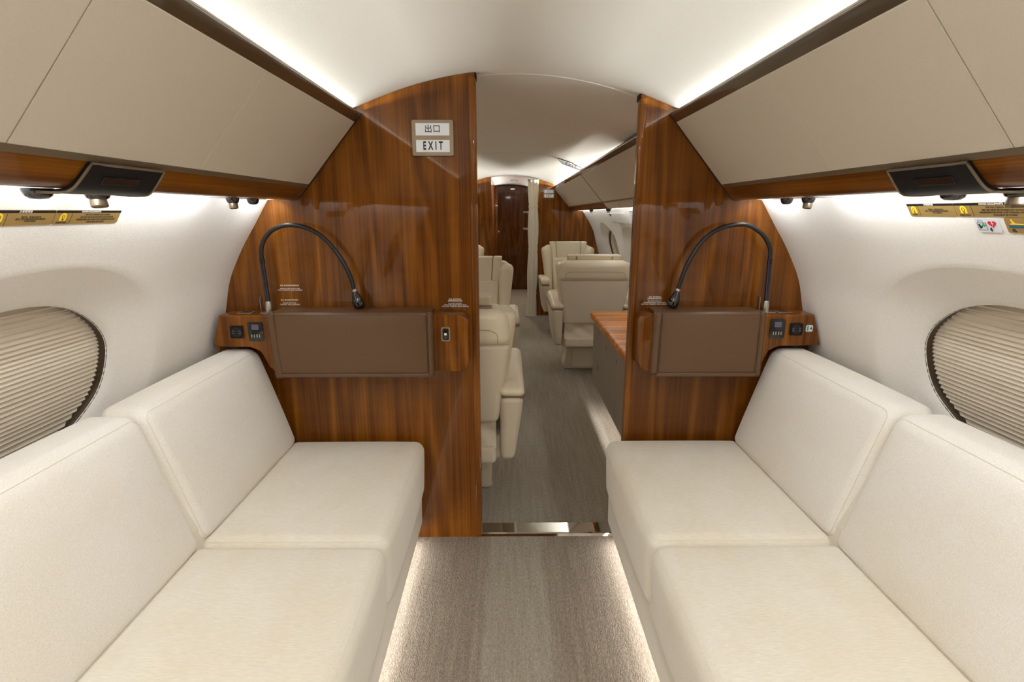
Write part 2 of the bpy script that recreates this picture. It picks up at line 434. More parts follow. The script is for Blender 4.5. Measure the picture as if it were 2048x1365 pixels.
# ceilings
def ceiling(y0, y1, label, n=2):
    xs = [-.78+.02*i for i in range(79)]
    rows = [[(x, y, ceil_z(x)-drop(y)) for x in xs] for y in (lerp(y0, y1, i/n) for i in range(n+1))]
    return obj('ceiling', slab(rows, (0, 0, .01)), 'headliner', label=label, cat='ceiling', kind='structure', angle=60)
ceiling(YR, 2.118, 'arched cream headliner over the two divans')
ceiling(2.122, 4.548, 'arched cream headliner just beyond the wooden partition', 3)
ceiling(4.552, YF, 'arched cream headliner over the farthest seats', 3)
ceiling(YF, YD+.05, 'headliner between the far partition and the dark door')
for n_, (y, lab) in enumerate(((2.12, 'pale bead across the headliner at the wooden partition'), (4.55, 'pale bead across the headliner beside the ceiling EXIT sign'))):
    xs = [(-.585+.03*i) for i in range(40)]
    obj('trim_%d' % (n_+1), tube([(x, y, ceil_z(x)-drop(y)+.0005) for x in xs], .003, seg=6), 'headliner', label=lab, cat='trim', kind='structure')

for i, (x, y, z) in enumerate(FILL_LAMPS):
    t_ = thing('ceiling_lamp', 'unseen round fill lamp added over the rear cabin, %s from the partition' % ('first', 'second', 'third')[i], 'lamp', (x, y, z), 'added round fill lamps')
    obj('lamp_ring', lathe([(.09, .002), (.096, -.004), (.09, -.009), (.08, -.006), (.08, .002)], (x, y, z)), 'nickel', t_)
    obj('lamp_lens', lathe([(.08, -.003), (0, -.004)], (x, y, z)), 'lens', t_)
# side walls with dished windows
WIN_Y = [1.17+1.24*i for i in range(-2, 5)]
ZC, AY, AZ, BY, BZ = .925, .334, .200, .475, .312
def wall_pt(s, y, z, off=0.0):
    """a point on the side wall pushed outward by off along its normal"""
    e = .01; dx = (wall_x(z+e)-wall_x(z-e))/(2*e); n = Vector((1, 0, -dx)).normalized()
    x = wall_x(z)+n.x*off; return Vector((s*x, y, z+n.z*off))
def superell(th, a, b_, p):
    c, s_ = math.cos(th), math.sin(th)
    return (a*abs(c)**(2/p)*(1 if c >= 0 else -1), b_*abs(s_)**(2/p)*(1 if s_ >= 0 else -1))
def wall_side(s, name, label):
    b = bmesh.new(); N = 96; hy = .62; z0, z1 = .56, 1.29
    for iw, yc in enumerate(WIN_Y):
        if iw == 3:
            zs = [lerp(z0, z1, i/24) for i in range(25)]
            V = [[b.verts.new(wall_pt(s, y, z)) for z in zs] for y in (yc-hy, yc+hy)]
            for i in range(24): b.faces.new((V[0][i], V[0][i+1], V[1][i+1], V[1][i]))
            continue
        rings = []
        def rect(th):
            dy, dz = math.cos(th), math.sin(th); t_ = 1e9
            if abs(dy) > 1e-9: t_ = min(t_, hy/abs(dy))
            if dz > 1e-9: t_ = min(t_, (z1-ZC)/dz)
            if dz < -1e-9: t_ = min(t_, (ZC-z0)/-dz)
            return dy*t_, dz*t_
        ths = [2*PI*k/N for k in range(N)]
        # snap to the tile's corners
        for cy_, cz_ in ((hy, z1-ZC), (-hy, z1-ZC), (-hy, z0-ZC), (hy, z0-ZC)):
            a = math.atan2(cz_, cy_) % (2*PI); k = min(range(N), key=lambda q: abs(ths[q]-a)); ths[k] = a
        prof = [(-.10, .062), (0.0, .056), (.04, .047), (.2, .039), (.45, .026), (.7, .0135), (.88, .0048), (.96, .0015), (1.0, 0.0)]
        for tt, off in prof:
            ring = []
            for th in ths:
                # parametrise by direction
                iy, iz = superell(th, AY, AZ, 2.25); oy, oz = superell(th, BY, BZ, 2.25)
                t2 = max(tt, 0); dy, dz = lerp(iy, oy, t2), lerp(iz, oz, t2)
                if tt < 0: dy, dz = iy*1.01, iz*1.01
                ring.append(b.verts.new(wall_pt(s, yc+dy, ZC+dz, off)))
            rings.append(ring)
        for q in (.25, .5, .75, 1.0):
            ring = []
            for th in ths:
                oy, oz = superell(th, BY, BZ, 2.25); ry, rz = rect(th)
                ring.append(b.verts.new(wall_pt(s, yc+lerp(oy, ry, q), ZC+lerp(oz, rz, q), 0)))
            rings.append(ring)
        for A, C in zip(rings, rings[1:]):
            for k in range(N): b.faces.new((A[k], A[(k+1) % N], C[(k+1) % N], C[k]))
    ya, yb = WIN_Y[0]-hy, WIN_Y[-1]+hy
    for za, zb in ((0.0, z0), (z1, 1.46)):
        zs = [lerp(za, zb, i/12) for i in range(13)]
        ys = [ya, yb]
        V = [[b.verts.new(wall_pt(s, y, z)) for z in zs] for y in ys]
        for i in range(12): b.faces.new((V[0][i], V[0][i+1], V[1][i+1], V[1][i]))
    zs = [lerp(0, 1.46, i/30) for i in range(31)]
    for y0, y1 in ((YR, ya), (yb, YF+.02)):
        if y1 <= y0: continue
        V = [[b.verts.new(wall_pt(s, y, z)) for z in zs] for y in (y0, y1)]
        for i in range(30): b.faces.new((V[0][i], V[0][i+1], V[1][i+1], V[1][i]))
    for f in b.faces:
        c_ = f.calc_center_median(); f.normal_update()
        if f.normal.x*s > 0: f.normal_flip()
    return obj(name, b, 'sidewall', label=label, cat='wall', kind='structure', angle=70, recalc=False)
wall_side(-1, 'wall_left', 'curved cream cabin side wall behind the left divan')
wall_side(1, 'wall_right', 'curved cream cabin side wall behind the right divan')

def window(n_, s, yc, label):
    t_ = thing('window_%d' % n_, label, 'window', wall_pt(s, yc, ZC), kind='structure')
    th = [2*PI*k/72 for k in range(72)]
    def ring(f, off): return [wall_pt(s, yc+superell(a, AY*f, AZ*f, 2.25)[0], ZC+superell(a, AY*f, AZ*f, 2.25)[1], off) for a in th]
    obj('window_frame', sheet([ring(1.012, .052), ring(1.004, .0535), ring(.999, .060), ring(1.0, .094), ring(1.014, .094)], True), 'bronze_dark', t_)
    # glass pane
    pb = bmesh.new(); R = [ring(.99*q, .066) for q in (1, .8, .6, .4, .2)]
    VV = [[pb.verts.new(p) for p in r] for r in R]; c0 = pb.verts.new(wall_pt(s, yc, ZC, .066))
    for A, C in zip(VV, VV[1:]):
        for k in range(72): pb.faces.new((A[k], A[(k+1) % 72], C[(k+1) % 72], C[k]))
    for k in range(72): pb.faces.new((VV[-1][k], VV[-1][(k+1) % 72], c0))
    for f_ in pb.faces:
        f_.normal_update()
        if f_.normal.x*s > 0: f_.normal_flip()
    obj('pane', pb, 'glass', t_, recalc=False)
    # pleated shade: a folded sheet behind the pane
    n = 68; rows = []
    for i in range(n+1):
        z = lerp(ZC-AZ-.012, ZC+AZ+.012, i/n); off = .072 if i % 2 else .0785
        rows.append([wall_pt(s, y, z, off) for y in (yc-AY-.02, yc, yc+AY+.02)])
    obj('pleated_shade', sheet(rows), 'shade', t_, smooth=False)
    rail_z = ZC+AZ*.74
    rows = [[wall_pt(s, y, z, .0755) for y in (yc-AY*.8, yc, yc+AY*.8)] for z in (rail_z, rail_z+.014)]
    obj('shade_rail', slab(rows, (s*.004, 0, 0)), 'shade', t_)
    return t_
wn = 0
names = {(-1, 2): 'oval window with pleated beige shade above the left divan', (1, 2): 'oval window with pleated beige shade above the right divan',
         (1, 6): 'oval window beside the farthest right seat, its shade drawn', (1, 5): 'oval window beside the right seat turned away, next nearer than the farthest'}
for s in (-1, 1):
    for i, y in enumerate(WIN_Y):
        if i in (0, 3) or (s < 0 and i > 3): continue
        wn += 1
        window(wn, s, y, names.get((s, i), 'shaded oval window in the %s side wall at row %s, out of direct view' % ('left' if s < 0 else 'right', ['', 'one, behind the camera', '', 'three, over the first seats', 'four', 'five', 'six'][i])))

# ------------------------------------------------------------------ partitions
def wall_prof_poly(s, xin, extra=.012):
    pts = [(s*xin, 0.0)]
    for z in [i*.05 for i in range(29)]: pts.append((s*(wall_x(z)+extra), z))
    pts += [(s*.98, 1.45), (s*.80, 1.62), (s*.70, 1.705)]
    a = .585
    while a > abs(xin) if xin > 0 else False:
        pts.append((s*a, ceil_z(a)-.001)); a -= .03
    return pts
def near_partition(s, name, xin, label, wood):
    # polygon from the aisle edge out to the wall, top under the headliner
    out = [(xin, 0.0)]
    out += [(s*(wall_x(i*.05)+.012), i*.05) for i in range(29)]
    out += [(s*.97, 1.47), (s*.80, 1.60), (s*.70, 1.70)]
    xs = []; x = s*.60
    while (x-xin)*s > .02: xs.append(x); x -= s*.03
    out += [(x, ceil_z(x)-.002) for x in xs]+[(xin, ceil_z(xin)-.002)]
    t_ = thing(name, label, 'wall', (xin, YB, 0), kind='structure')
    obj('panel', prism(out, YB, YB+.03, 'y'), wood, t_, smooth=False)
    zt = ceil_z(xin)-.012
    obj('edge_strip', pbox(min(xin, xin-s*.026), max(xin, xin-s*.026), YB-.004, YB+.036, 0.001, zt, .011, n=6) if False else
        pbox(min(xin-s*.004, xin+s*.024), max(xin-s*.004, xin+s*.024), YB-.004, YB+.036, .001, zt, .0105, n=6), 'wood_edge', t_, label='solid walnut edge strip with rounded corners')
    obj('edge_cap', box(min(xin-s*.006, xin+s*.012), max(xin-s*.006, xin+s*.012), YB+.002, YB+.045, zt-.012, zt+.010, .002), 'black_matte', t_, label='black rubber cap at the top')
    return t_
near_partition(-1, 'wall_middle_left', -.145, 'glossy walnut partition left of the doorway, behind the left divan', 'wood')
near_partition(1, 'wall_middle_right', .445, 'glossy walnut partition right of the doorway, behind the right divan', 'wood_b')
# sill plate in the doorway
b = prism([(2.062, .0), (2.066, .010), (2.072, .013), (2.146, .013), (2.150, .001)], -.146, .446, 'x')
obj('trim_3', b, 'chrome', label='polished steel sill plate across the doorway floor', cat='trim', kind='structure', smooth=False)

def far_partition(s, name, xin, label):
    y = YF; out = [(xin, 0.0)]+[(s*(wall_x(i*.05)+.012), i*.05) for i in range(29)]+[(s*.97, 1.44), (s*.80, 1.57), (s*.70, 1.665)]
    xs = []; x = s*.60
    while (x-xin)*s > .02: xs.append(x); x -= s*.03
    out += [(x, ceil_z(x)-.037) for x in xs]+[(xin, ceil_z(xin)-.037)]
    return obj(name, prism(out, y, y+.04, 'y'), 'wood_far', smooth=False, label=label, cat='wall', kind='structure')
far_partition(-1, 'wall_far_left', -.238, 'walnut partition at the far end, left of the dark door')
far_partition(1, 'wall_far_right', .352, 'walnut partition at the far end behind the curtain and seat')
for s, x in ((-1, -.245), (1, .46)):
    obj('wall_vestibule_left' if s < 0 else 'wall_vestibule_right', box(min(x, x+s*.03), max(x, x+s*.03), YF+.04, YD, 0, 1.80), 'wood_far',
        label='walnut side of the passage behind the far partition, %s side' % ('left' if s < 0 else 'right'), cat='wall', kind='structure')
t_ = thing('ceiling_lamp', 'small round ceiling lamp in the passage before the dark door', 'lamp', (.07, 8.3, 1.80))
obj('lamp_ring', lathe([(.05, .0), (.055, -.004), (.05, -.008), (.04, -.006), (.04, .0)], (.07, 8.3, 1.806)), 'nickel', t_)
obj('lamp_lens', lathe([(.04, -.004), (0, -.005)], (.07, 8.3, 1.806)), 'lens', t_)
# dark door at the end of the passage
t_ = thing('door_1', 'dark walnut sliding door closing the far end of the aisle', 'door', (.07, YD, 0), kind='structure')
xs = [-.197+.03*i for i in range(21)]
poly = [(-.197, .004), (.40, .004)]+[(x, ceil_z(x)-.060) for x in reversed(xs)]
obj('panel', prism(poly, YD-.03, YD, 'y'), 'wood_door', t_, smooth=False)
obj('top_seal', slab([[(x, YD-.03, ceil_z(x)-.058), (x, YD-.03, ceil_z(x)-.046)] for x in xs], (0, .02, 0)), 'black_matte', t_, label='black seal along the arched top')
obj('jamb', box(-.248, -.2, YD-.05, YD+.01, 0, ceil_z(.2)-.045, .003), 'wood_far', t_)
obj('handle', box(-.192, -.176, YD-.042, YD-.028, .98, 1.03, .004), 'nickel', t_)
for z_ in (1.345, 1.065):
    text('警告: 滑行起飛降落\nFOR TAXI, TAKEOFF,\nAND LANDING', .011, frame_mat((1, 0, 0), (0, 0, 1), (.29, YD-.0305, z_)), 'white_ink', t_, bold=.0003)
b = prism([(-1.25, 0), (1.25, 0), (1.25, 1.2), (.9, 1.6), (0, 1.9), (-.9, 1.6), (-1.25, 1.2)], YD, YD+.03, 'y')
obj('wall_front', b, 'wood_door', label='end wall around the dark far door', cat='wall', kind='structure')
b = prism([(-1.25, 0), (1.25, 0), (1.25, 1.2), (.9, 1.6), (0, 1.9), (-.9, 1.6), (-1.25, 1.2)], YR-.03, YR, 'y')
obj('wall_back', b, 'wood_door', label='dark walnut end wall behind the camera', cat='wall', kind='structure')

# ------------------------------------------------------------------ overhead bins, rails, valances
def V2(s, p, y, dz=0.0, dx=0.0): return (s*(p[0]+dx), y, p[1]-drop(y)-dz)
PT, PB = (.572, 1.668), (.7525, 1.4545)                       # top and bottom of the bin doors
VAL = [tuple(v[1:3]) for v in catmull([(0, .7585, 1.449), (0, .775, 1.4305), (0, .792, 1.412), (0, .803, 1.4035), (0, .816, 1.4), (0, .832, 1.3995)], 4)]
def bin_(s, y0, y1, label, gap, edge=False):
    nm = thing('overhead_bin', label, 'overhead bin', (s*.75, (y0+y1)/2, 1.45), 'overhead bins along the %s side' % ('left' if s < 0 else 'right'))
    a, c = y0+gap, y1-gap
    nrm = Vector((PB[1]-PT[1], 0, -(PB[0]-PT[0]))); nrm = Vector((-.765, -.0, -.645))
    # door: a thin slab following the slope
    def P(t, y, off): p = (lerp(PT[0], PB[0], t), lerp(PT[1], PB[1], t)); return (s*(p[0]+off*.765), y, p[1]+off*.645-drop(y))
    rows = [[P(t, y, 0.0) for t in (0, .004/.28, .5, 1-.004/.28, 1)] for y in (a, a+.003, lerp(a, c, .5), c-.003, c)]
    def bend(i, j): return None
    rows = [[P(t, y, .0010 if (ti in (0, 4) or yi in (0, 4)) else 0.0) for ti, t in enumerate((0, .002/.28, .5, 1-.002/.28, 1))] for yi, y in enumerate((a, a+gap, lerp(a, c, .5), c-gap, c))]
    obj('bin_door', slab(rows, (s*.012, 0, .010)), 'bin', nm, angle=15)
    sec = [(.594, 1.660), (.770, 1.4590), (.86, 1.425), (.90, 1.46), (.76, 1.60), (.68, 1.650)]
    bb = bmesh.new(); lo = [bb.verts.new(V2(s, p, y0+.0004)) for p in sec]; hi = [bb.verts.new(V2(s, p, y1-.0004)) for p in sec]
    bb.faces.new(lo); bb.faces.new(hi)
    for i in range(6): bb.faces.new((lo[i], lo[(i+1) % 6], hi[(i+1) % 6], hi[i]))
    obj('bin_body', bb, 'bin_edge', nm, smooth=False)
    return nm
for s in (-1, 1):
    sd = 'left' if s < 0 else 'right'; ym = .83 if s < 0 else .875
    bin_(s, YR, -.42, 'cream overhead bin behind the camera on the %s' % sd, .0015)
    bin_(s, -.42, ym, 'cream overhead bin nearest the camera on the %s, mostly cut off by the frame' % sd, .0015)
    bin_(s, ym, 1.33 if s < 0 else 1.35, 'large cream overhead bin door in mid-run above the %s divan' % sd, .0006)
    bin_(s, 1.33 if s < 0 else 1.35, 2.047, 'cream overhead bin next to the walnut partition above the %s divan' % sd, .0006)
    bin_(s, 2.095, 2.95, 'cream overhead bin just past the partition on the %s' % sd, .0008)
    bin_(s, 2.95, 4.60, 'long cream overhead bin above the credenza side, before the dark divider' if s > 0 else 'long cream overhead bin above the left front seats', .0008)
    bin_(s, 4.615, 7.135, 'farthest cream overhead bin, ending at the far walnut partition, %s side' % sd, .0008)
k = 4
def run(name, s, prof, y0, y1, material, label, cat, closed=True, n=1, parent=None, seg_angle=50):
    rows = [[V2(s, p, lerp(y0, y1, i/n)) for p in prof] for i in range(n+1)]
    b = sheet(rows, closed)
    if closed:
        for r in (0, -1):
            vv = [v for v in b.verts if abs(v.co.y-(y0 if r == 0 else y1)) < 1e-6]
            vv.sort(key=lambda v: v.index)
        b.verts.index_update(); b.verts.ensure_lookup_table(); m_ = len(prof)
        b.faces.new([b.verts[i] for i in range(m_)]); b.faces.new([b.verts[-i-1] for i in range(m_)])
    return obj(name, b, material, parent, label=label, cat=cat, kind='structure' if parent is None else None, angle=seg_angle)
RAIL = [(.574, 1.6695), (.5655, 1.679), (.5555, 1.6895), (.5535, 1.695), (.556, 1.6995), (.560, 1.7005), (.566, 1.6995), (.572, 1.690), (.584, 1.6705)]
for s in (-1, 1):
    sd = 'left' if s < 0 else 'right'
    for y0, y1, wh in ((YR, 2.052, 'over the %s divan' % sd), (2.092, 7.138, 'beyond the partition on the %s' % sd)):
        o = run('trim_%d' % k, s, RAIL, y0, y1, 'wood_rail', 'dark glossy walnut rail along the top of the bins %s' % wh, 'trim'); k += 1
        run('nose_bead', s, [(.5545, 1.698), (.5565, 1.7035), (.561, 1.7045), (.562, 1.7015), (.557, 1.699)], y0, y1-.001, 'bronze', None, None, parent=o)
        run('trough', s, [(.586, 1.667), (.68, 1.667), (.70, 1.735), (.715, 1.735), (.715, 1.655), (.586, 1.655)], y0, y1, 'headliner', None, None, parent=o)
    back = [(p[0]+.006, p[1]+.006) for p in reversed(VAL)]
    for y0, y1, wh, mt in ((YR, 2.050, 'above the %s divan' % sd, 'wood_y'), (2.092, 4.60, 'just beyond the partition, %s side' % sd, 'bin'), (4.615, 7.137, 'at the far end, %s side' % sd, 'wood_y')):
        o = run('trim_%d' % k, s, VAL+back, y0, y1, mt, '%s valance under the overhead bins %s' % ('varnished walnut' if mt == 'wood_y' else 'cream leather', wh), 'trim'); k += 1
        run('bronze_strip', s, [(.7520, 1.4545), (.7600, 1.4445), (.768, 1.4505), (.760, 1.461)], y0, y1, 'bronze', 'brushed bronze strip under the bin doors', None, parent=o)
        run('light_lens', s, [(.836, 1.402), (.91, 1.402), (.91, 1.406), (.836, 1.406)], y0, y1, 'lens', 'glowing white lens', None, parent=o)
    # end band round the profile where the bins meet the partition
    prof = [(.575, 1.707), (.558, 1.7055), (.5515, 1.700), (.551, 1.692), (.5555, 1.686), (.571, 1.6685), (.7515, 1.4535)]+[(p[0]-.001, p[1]-.002) for p in VAL]
    obj('trim_%d' % k, slab([[V2(s, p, y) for p in prof] for y in (2.047, 2.0585)], lambda i, j: (s*.010, 0, .006)), 'bronze_dark', label='dark bronze end band where the %s bins meet the partition' % sd, cat='trim', kind='structure'); k += 1
# divider band between the far bins
    prof = [(.553, 1.70), (.571, 1.667), (.7515, 1.4525)]+[(p[0]-.001, p[1]-.003) for p in VAL]
    obj('trim_%d' % k, slab([[V2(s, p, y) for p in prof] for y in (4.60, 4.615)], lambda i, j: (s*.012, 0, .008)), 'bronze_dark', label='dark divider band between the far overhead bins, %s side' % sd, cat='trim', kind='structure'); k += 1

# ------------------------------------------------------------------ service units under the bins
def val_pt(s, v, y, off=0.0):
    i = v*(len(VAL)-1); a = min(int(i), len(VAL)-2); f = i-a
    p = (lerp(VAL[a][0], VAL[a+1][0], f), lerp(VAL[a][1], VAL[a+1][1], f)); d = Vector((VAL[a+1][0]-VAL[a][0], 0, VAL[a+1][1]-VAL[a][1])).normalized()
    n = Vector((d.z, 0, -d.x))
    return Vector((s*(p[0]+n.x*off), y, p[1]+n.z*off))
def spot(name, s, y, r, parent, nozzle, x=.868):
    prof = [(r*1.0, .0), (r*.98, -.006), (r*.84, -.014), (r*.55, -.019), (0, -.020)]
    o = obj(name, lathe(prof, (s*x, y, 1.401)), 'black_gloss', parent)
    if nozzle:
        ax = Vector((-s*.16, -.10, -1)).normalized()
        obj('nozzle_ring', lathe([(r*.62, 0), (r*.66, .004), (r*.66, .016), (r*.58, .018), (r*.5, .012), (0, .011)], (s*x, y, 1.386), ax), 'bronze', o, label='bronze nozzle ring')
    return o
def psu(s, ya, yb, label, dome_y, noz_y):
    t_ = thing('service_unit', label, 'service unit', (s*.78, (ya+yb)/2, 1.42))
    def Y0(v): return ya-.004*v-.05*max(0, (v-.72)/.28)**2
    def Y1(v): return yb+.022*min(v, .75)-.03*max(0, (v-.72)/.28)**2
    vs_ = [i/12*.94+.03 for i in range(13)]
    rows = [[val_pt(s, v, lerp(Y0(v), Y1(v), u/6), .007) for u in range(7)] for v in vs_]
    obj('panel', slab(rows, lambda i, j: (s*.006, 0, .005)), 'black_matte', t_)
    lp = [val_pt(s, v, Y0(v), .0075) for v in vs_]+[val_pt(s, vs_[-1], lerp(Y0(1), Y1(1), u/6), .006) for u in range(1, 6)]+[val_pt(s, v, Y1(v), .0075) for v in reversed(vs_)]+[val_pt(s, vs_[0], lerp(Y1(0), Y0(0), u/6), .0075) for u in range(1, 6)]
    obj('bezel', tube(lp, .0026, True, 6), 'bronze', t_, label='bronze bezel round the black panel')
    sl = [[val_pt(s, v, y+.015*(v-.2), .0085) for y in (lerp(ya, yb, .24), lerp(ya, yb, .72))] for v in (.24, .30, .36)]
    o = obj('display', slab(sl, lambda i, j: (s*.002, 0, .001)), 'slot', t_, label='narrow dark display')
    q = [sl[0][0], sl[0][1], sl[1][1], sl[2][1], sl[2][0], sl[1][0]]
    obj('display_rim', tube(q, .0011, True, 4), 'black', o)
    spot('reading_light', s, dome_y, .024, t_, False); spot('air_nozzle', s, noz_y, .024, t_, True)
    obj('mounting_plate', box(min(s*.838, s*.90), max(s*.838, s*.90), min(dome_y, noz_y)-.045, max(dome_y, noz_y)+.03, 1.400, 1.4025), 'lens', t_, smooth=False)
    return t_
psu(-1, .995, 1.198, 'black service panel with bronze bezel under the left overhead bins', 1.006, 1.15)
psu(1, .963, 1.16, 'black service panel with bronze bezel under the right overhead bins', 1.12, .975)
for s, a, c in ((-1, 1.83, 1.696), (1, 1.775, 1.647)):
    t_ = thing('reading_light_strip', 'small strip with black light and nozzle under the %s bins near the partition' % ('left' if s < 0 else 'right'), 'light', (s*.86, (a+c)/2, 1.4))
    obj('plate', box(min(s*.838, s*.895), max(s*.838, s*.895), min(a, c)-.07, max(a, c)+.05, 1.3985, 1.4015, .001), 'nickel', t_)
    spot('reading_light', s, a, .019, t_, False, .862); spot('air_nozzle', s, c, .019, t_, True, .862)

# ------------------------------------------------------------------ divans
def divan(s, label):
    sd = 'left' if s < 0 else 'right'
    root = thing('divan', label, 'sofa', (s*.65, 1.0, 0))
    ys = [(1.338, 2.040), (.652, 1.334), (-.03, .648)]
    def X(x): return s*x
    # base with skirt
    prof = [(X(.392), .085), (X(.388), .25), (X(.40), .285), (X(.90), .285), (X(1.02), .10), (X(.95), .05), (X(.47), .05), (X(.47), .085)]
    obj('base', prism(prof, -.02, 2.045, 'y', .006, 2, True), 'fabric', root)
    obj('deck', prism([(X(.43), .28), (X(.43), .425), (X(.885), .425), (X(.895), .50), (X(1.005), .79), (X(1.09), .79), (X(1.02), .43), (X(.98), .28)], -.02, 2.02, 'y'), 'fabric', root, smooth=False)
    for i, (y0, y1) in enumerate(ys):
        c = {}
        for a in (-1, 1):
            for bb in (-1, 1):
                for cc in (-1, 1):
                    y = (y0, y1)[(bb+1)//2]
                    xin = .366 if cc > 0 else .375          # aisle side
                    x = X(xin) if a < 0 else X(.905)
                    c[(a, bb, cc)] = (x, y, .462 if cc > 0 else .225)
        pf = Puff(c, .038, (.010, .003, .011), 12, 5)
        o = obj('seat_cushion', pf.mesh(), 'fabric', root)
        obj('piping', tube(pf.loop(2, 1, 50, -.0006), .0016, True, 5), 'piping', o)
        # back cushion
        c = {}
        e0 = .006 if i else .012
        for bb in (-1, 1):
            y = (y0+.003, y1-e0 if i == 0 else y1-.003)[(bb+1)//2]
            c[(-1, bb, -1)] = (X(.868), y, .452); c[(-1, bb, 1)] = (X(.990), y, .850)
            c[(1, bb, -1)] = (X(1.03), y, .455); c[(1, bb, 1)] = (X(1.125), y, .848)
        pf = Puff(c, .036, (.016, .003, .006), 12, 5)
        o = obj('back_cushion', pf.mesh(), 'fabric_back', root)
        obj('piping', tube(pf.loop(0, -1, 50, -.0006), .0016, True, 5), 'piping', o)
    return root
divan(-1, 'ivory upholstered divan along the left wall')
divan(1, 'ivory upholstered divan along the right wall')

# ------------------------------------------------------------------ walnut side ledges with sockets
def ledge(s, xl, xo_top, xo_bot, name, label, zin):
    """xl: |x| of the aisle end (signed by s), xo: outer ends"""
    t_ = thing(name, label, 'ledge', (s*.7, 2.0, .77))
    def scurve():
        pts = []
        for i in range(13):
            u = i/12; pts.append((lerp(.965, .905, u), lerp(.868, .775, u*u*(3-2*u))))
        return pts
    P = [(xo_top, .988), (xo_bot, .870)]+[(1.0, .8695), (.985, .869)]+scurve()+[(.895, .773)]
    xin = s*xl
    # aisle end with rounded corners; x measured outward along s
    r = .03
    for k_ in range(6): a = math.radians(90*k_/5); P.append((xin+r-r*math.sin(a), .773+r-r*math.cos(a)))
    for k_ in range(6): a = math.radians(90*k_/5); P.append((xin+r-r*math.cos(a), .988-r+r*math.sin(a)))
    pts = [(s*p[0], p[1]) for p in P]
    obj('body', prism(pts, 1.956, 2.062, 'y', .007, 3, True), 'wood_b' if s < 0 else 'wood', t_)
    return t_
lg = ledge(-1, -.178, 1.092, 1.127, 'side_ledge', 'walnut ledge with sockets and switch on the left partition', .77)
rg = ledge(1, .464, 1.106, 1.143, 'side_ledge', 'walnut ledge with sockets and green sticker on the right partition', .78)
FR = lambda x, z, y: frame_mat((1, 0, 0), (0, 0, 1), (x, y, z))
def outlet(x, z, parent, w_=.046):
    o = obj('power_outlet', flat(rrect(w_, w_, .004), FR(x, z, 1.9565), .007), 'black_matte', parent, label='square black universal power outlet')
    obj('outlet_face', flat(rrect(.034, .034, .015), FR(x, z, 1.9495), .0008), 'black', o)
    for k_ in range(2):
        obj('outlet_hole', flat(rrect(.003 if k_ else .005, .013, .001), FR(x, z+.007-.014*k_, 1.9487), .0004), 'slot', o)
    for dx in (-.012, .012):
        for dz in (-.005, .004): obj('outlet_mark', flat(rrect(.008, .0022, .0008), FR(x+dx, z+dz, 1.9487), .0003), 'ink_grey', o)
    return o
def usb(x, z, parent):
    w_, h_ = .055, .072
    o = obj('usb_panel', flat(rrect(w_, h_, .006), FR(x, z, 1.9565), .005), 'black_gloss', parent, label='black panel with small display and two USB ports')
    obj('display', flat(rrect(.026, .020, .001), FR(x, z+.017, 1.9515), .0006), 'screen', o, label='small grey display')
    for dx in (-.010, .0095):
        obj('usb_port', flat(rrect(.015, .014, .001), FR(x+dx, z-.016, 1.9515), .0006), 'slot', o)
        for q in (-.0045, .0045): obj('usb_contact', flat(rrect(.0035, .012, .0012), FR(x+dx+q, z-.016, 1.9509), .0012), 'nickel', o)
    return o
outlet(-1.029, .927, lg); usb(-.960, .928, lg)
outlet(1.042, .934, rg); usb(.972, .935, rg)
o = obj('rocker_switch', flat(rrect(.033, .054, .007), FR(-.260, .917, 1.9565), .004), 'gold', lg, label='black rocker switch in a brass frame')
obj('switch_surround', flat(rrect(.024, .044, .005), FR(-.260, .917, 1.9525), .0012), 'black', o)
obj('rocker', flat(rrect(.014, .034, .003), FR(-.260, .917, 1.9513), .003), 'black_gloss', o)
obj('rocker_lamp', flat(rrect(.010, .009, .003), FR(-.260, .918, 1.9483), .0006), 'white_ink', o)
st = obj('sticker', flat(rrect(.026, .025, .005), FR(1.0925, .936, 1.9565), .0006), 'placard_white', rg, label='small white sticker with a green bottle')
obj('bottle_mark', flat(rrect(.006, .018, .002, cx=-.006), FR(1.0925, .936, 1.9558), .0003), 'green', st)
obj('arrow_mark', flat([(.002, .001), (.005, .001), (.005, .006), (.008, .006), (.008, .001), (.011, .001), (.0065, -.006)], FR(1.0925, .936, 1.9558), .0003), 'ink', st)
for s, par in ((-1, lg), (1, rg)):
    o = obj('top_plate', box(min(s*1.04, s*.985), max(s*1.04, s*.985), 1.985, 2.03, .9885, .992, .001), 'gold', par, label='small brass-framed plate in the ledge top')
    obj('plate_inset', box(min(s*1.03, s*.995), max(s*1.03, s*.995), 1.992, 2.022, .992, .9928), 'black', o, smooth=False)

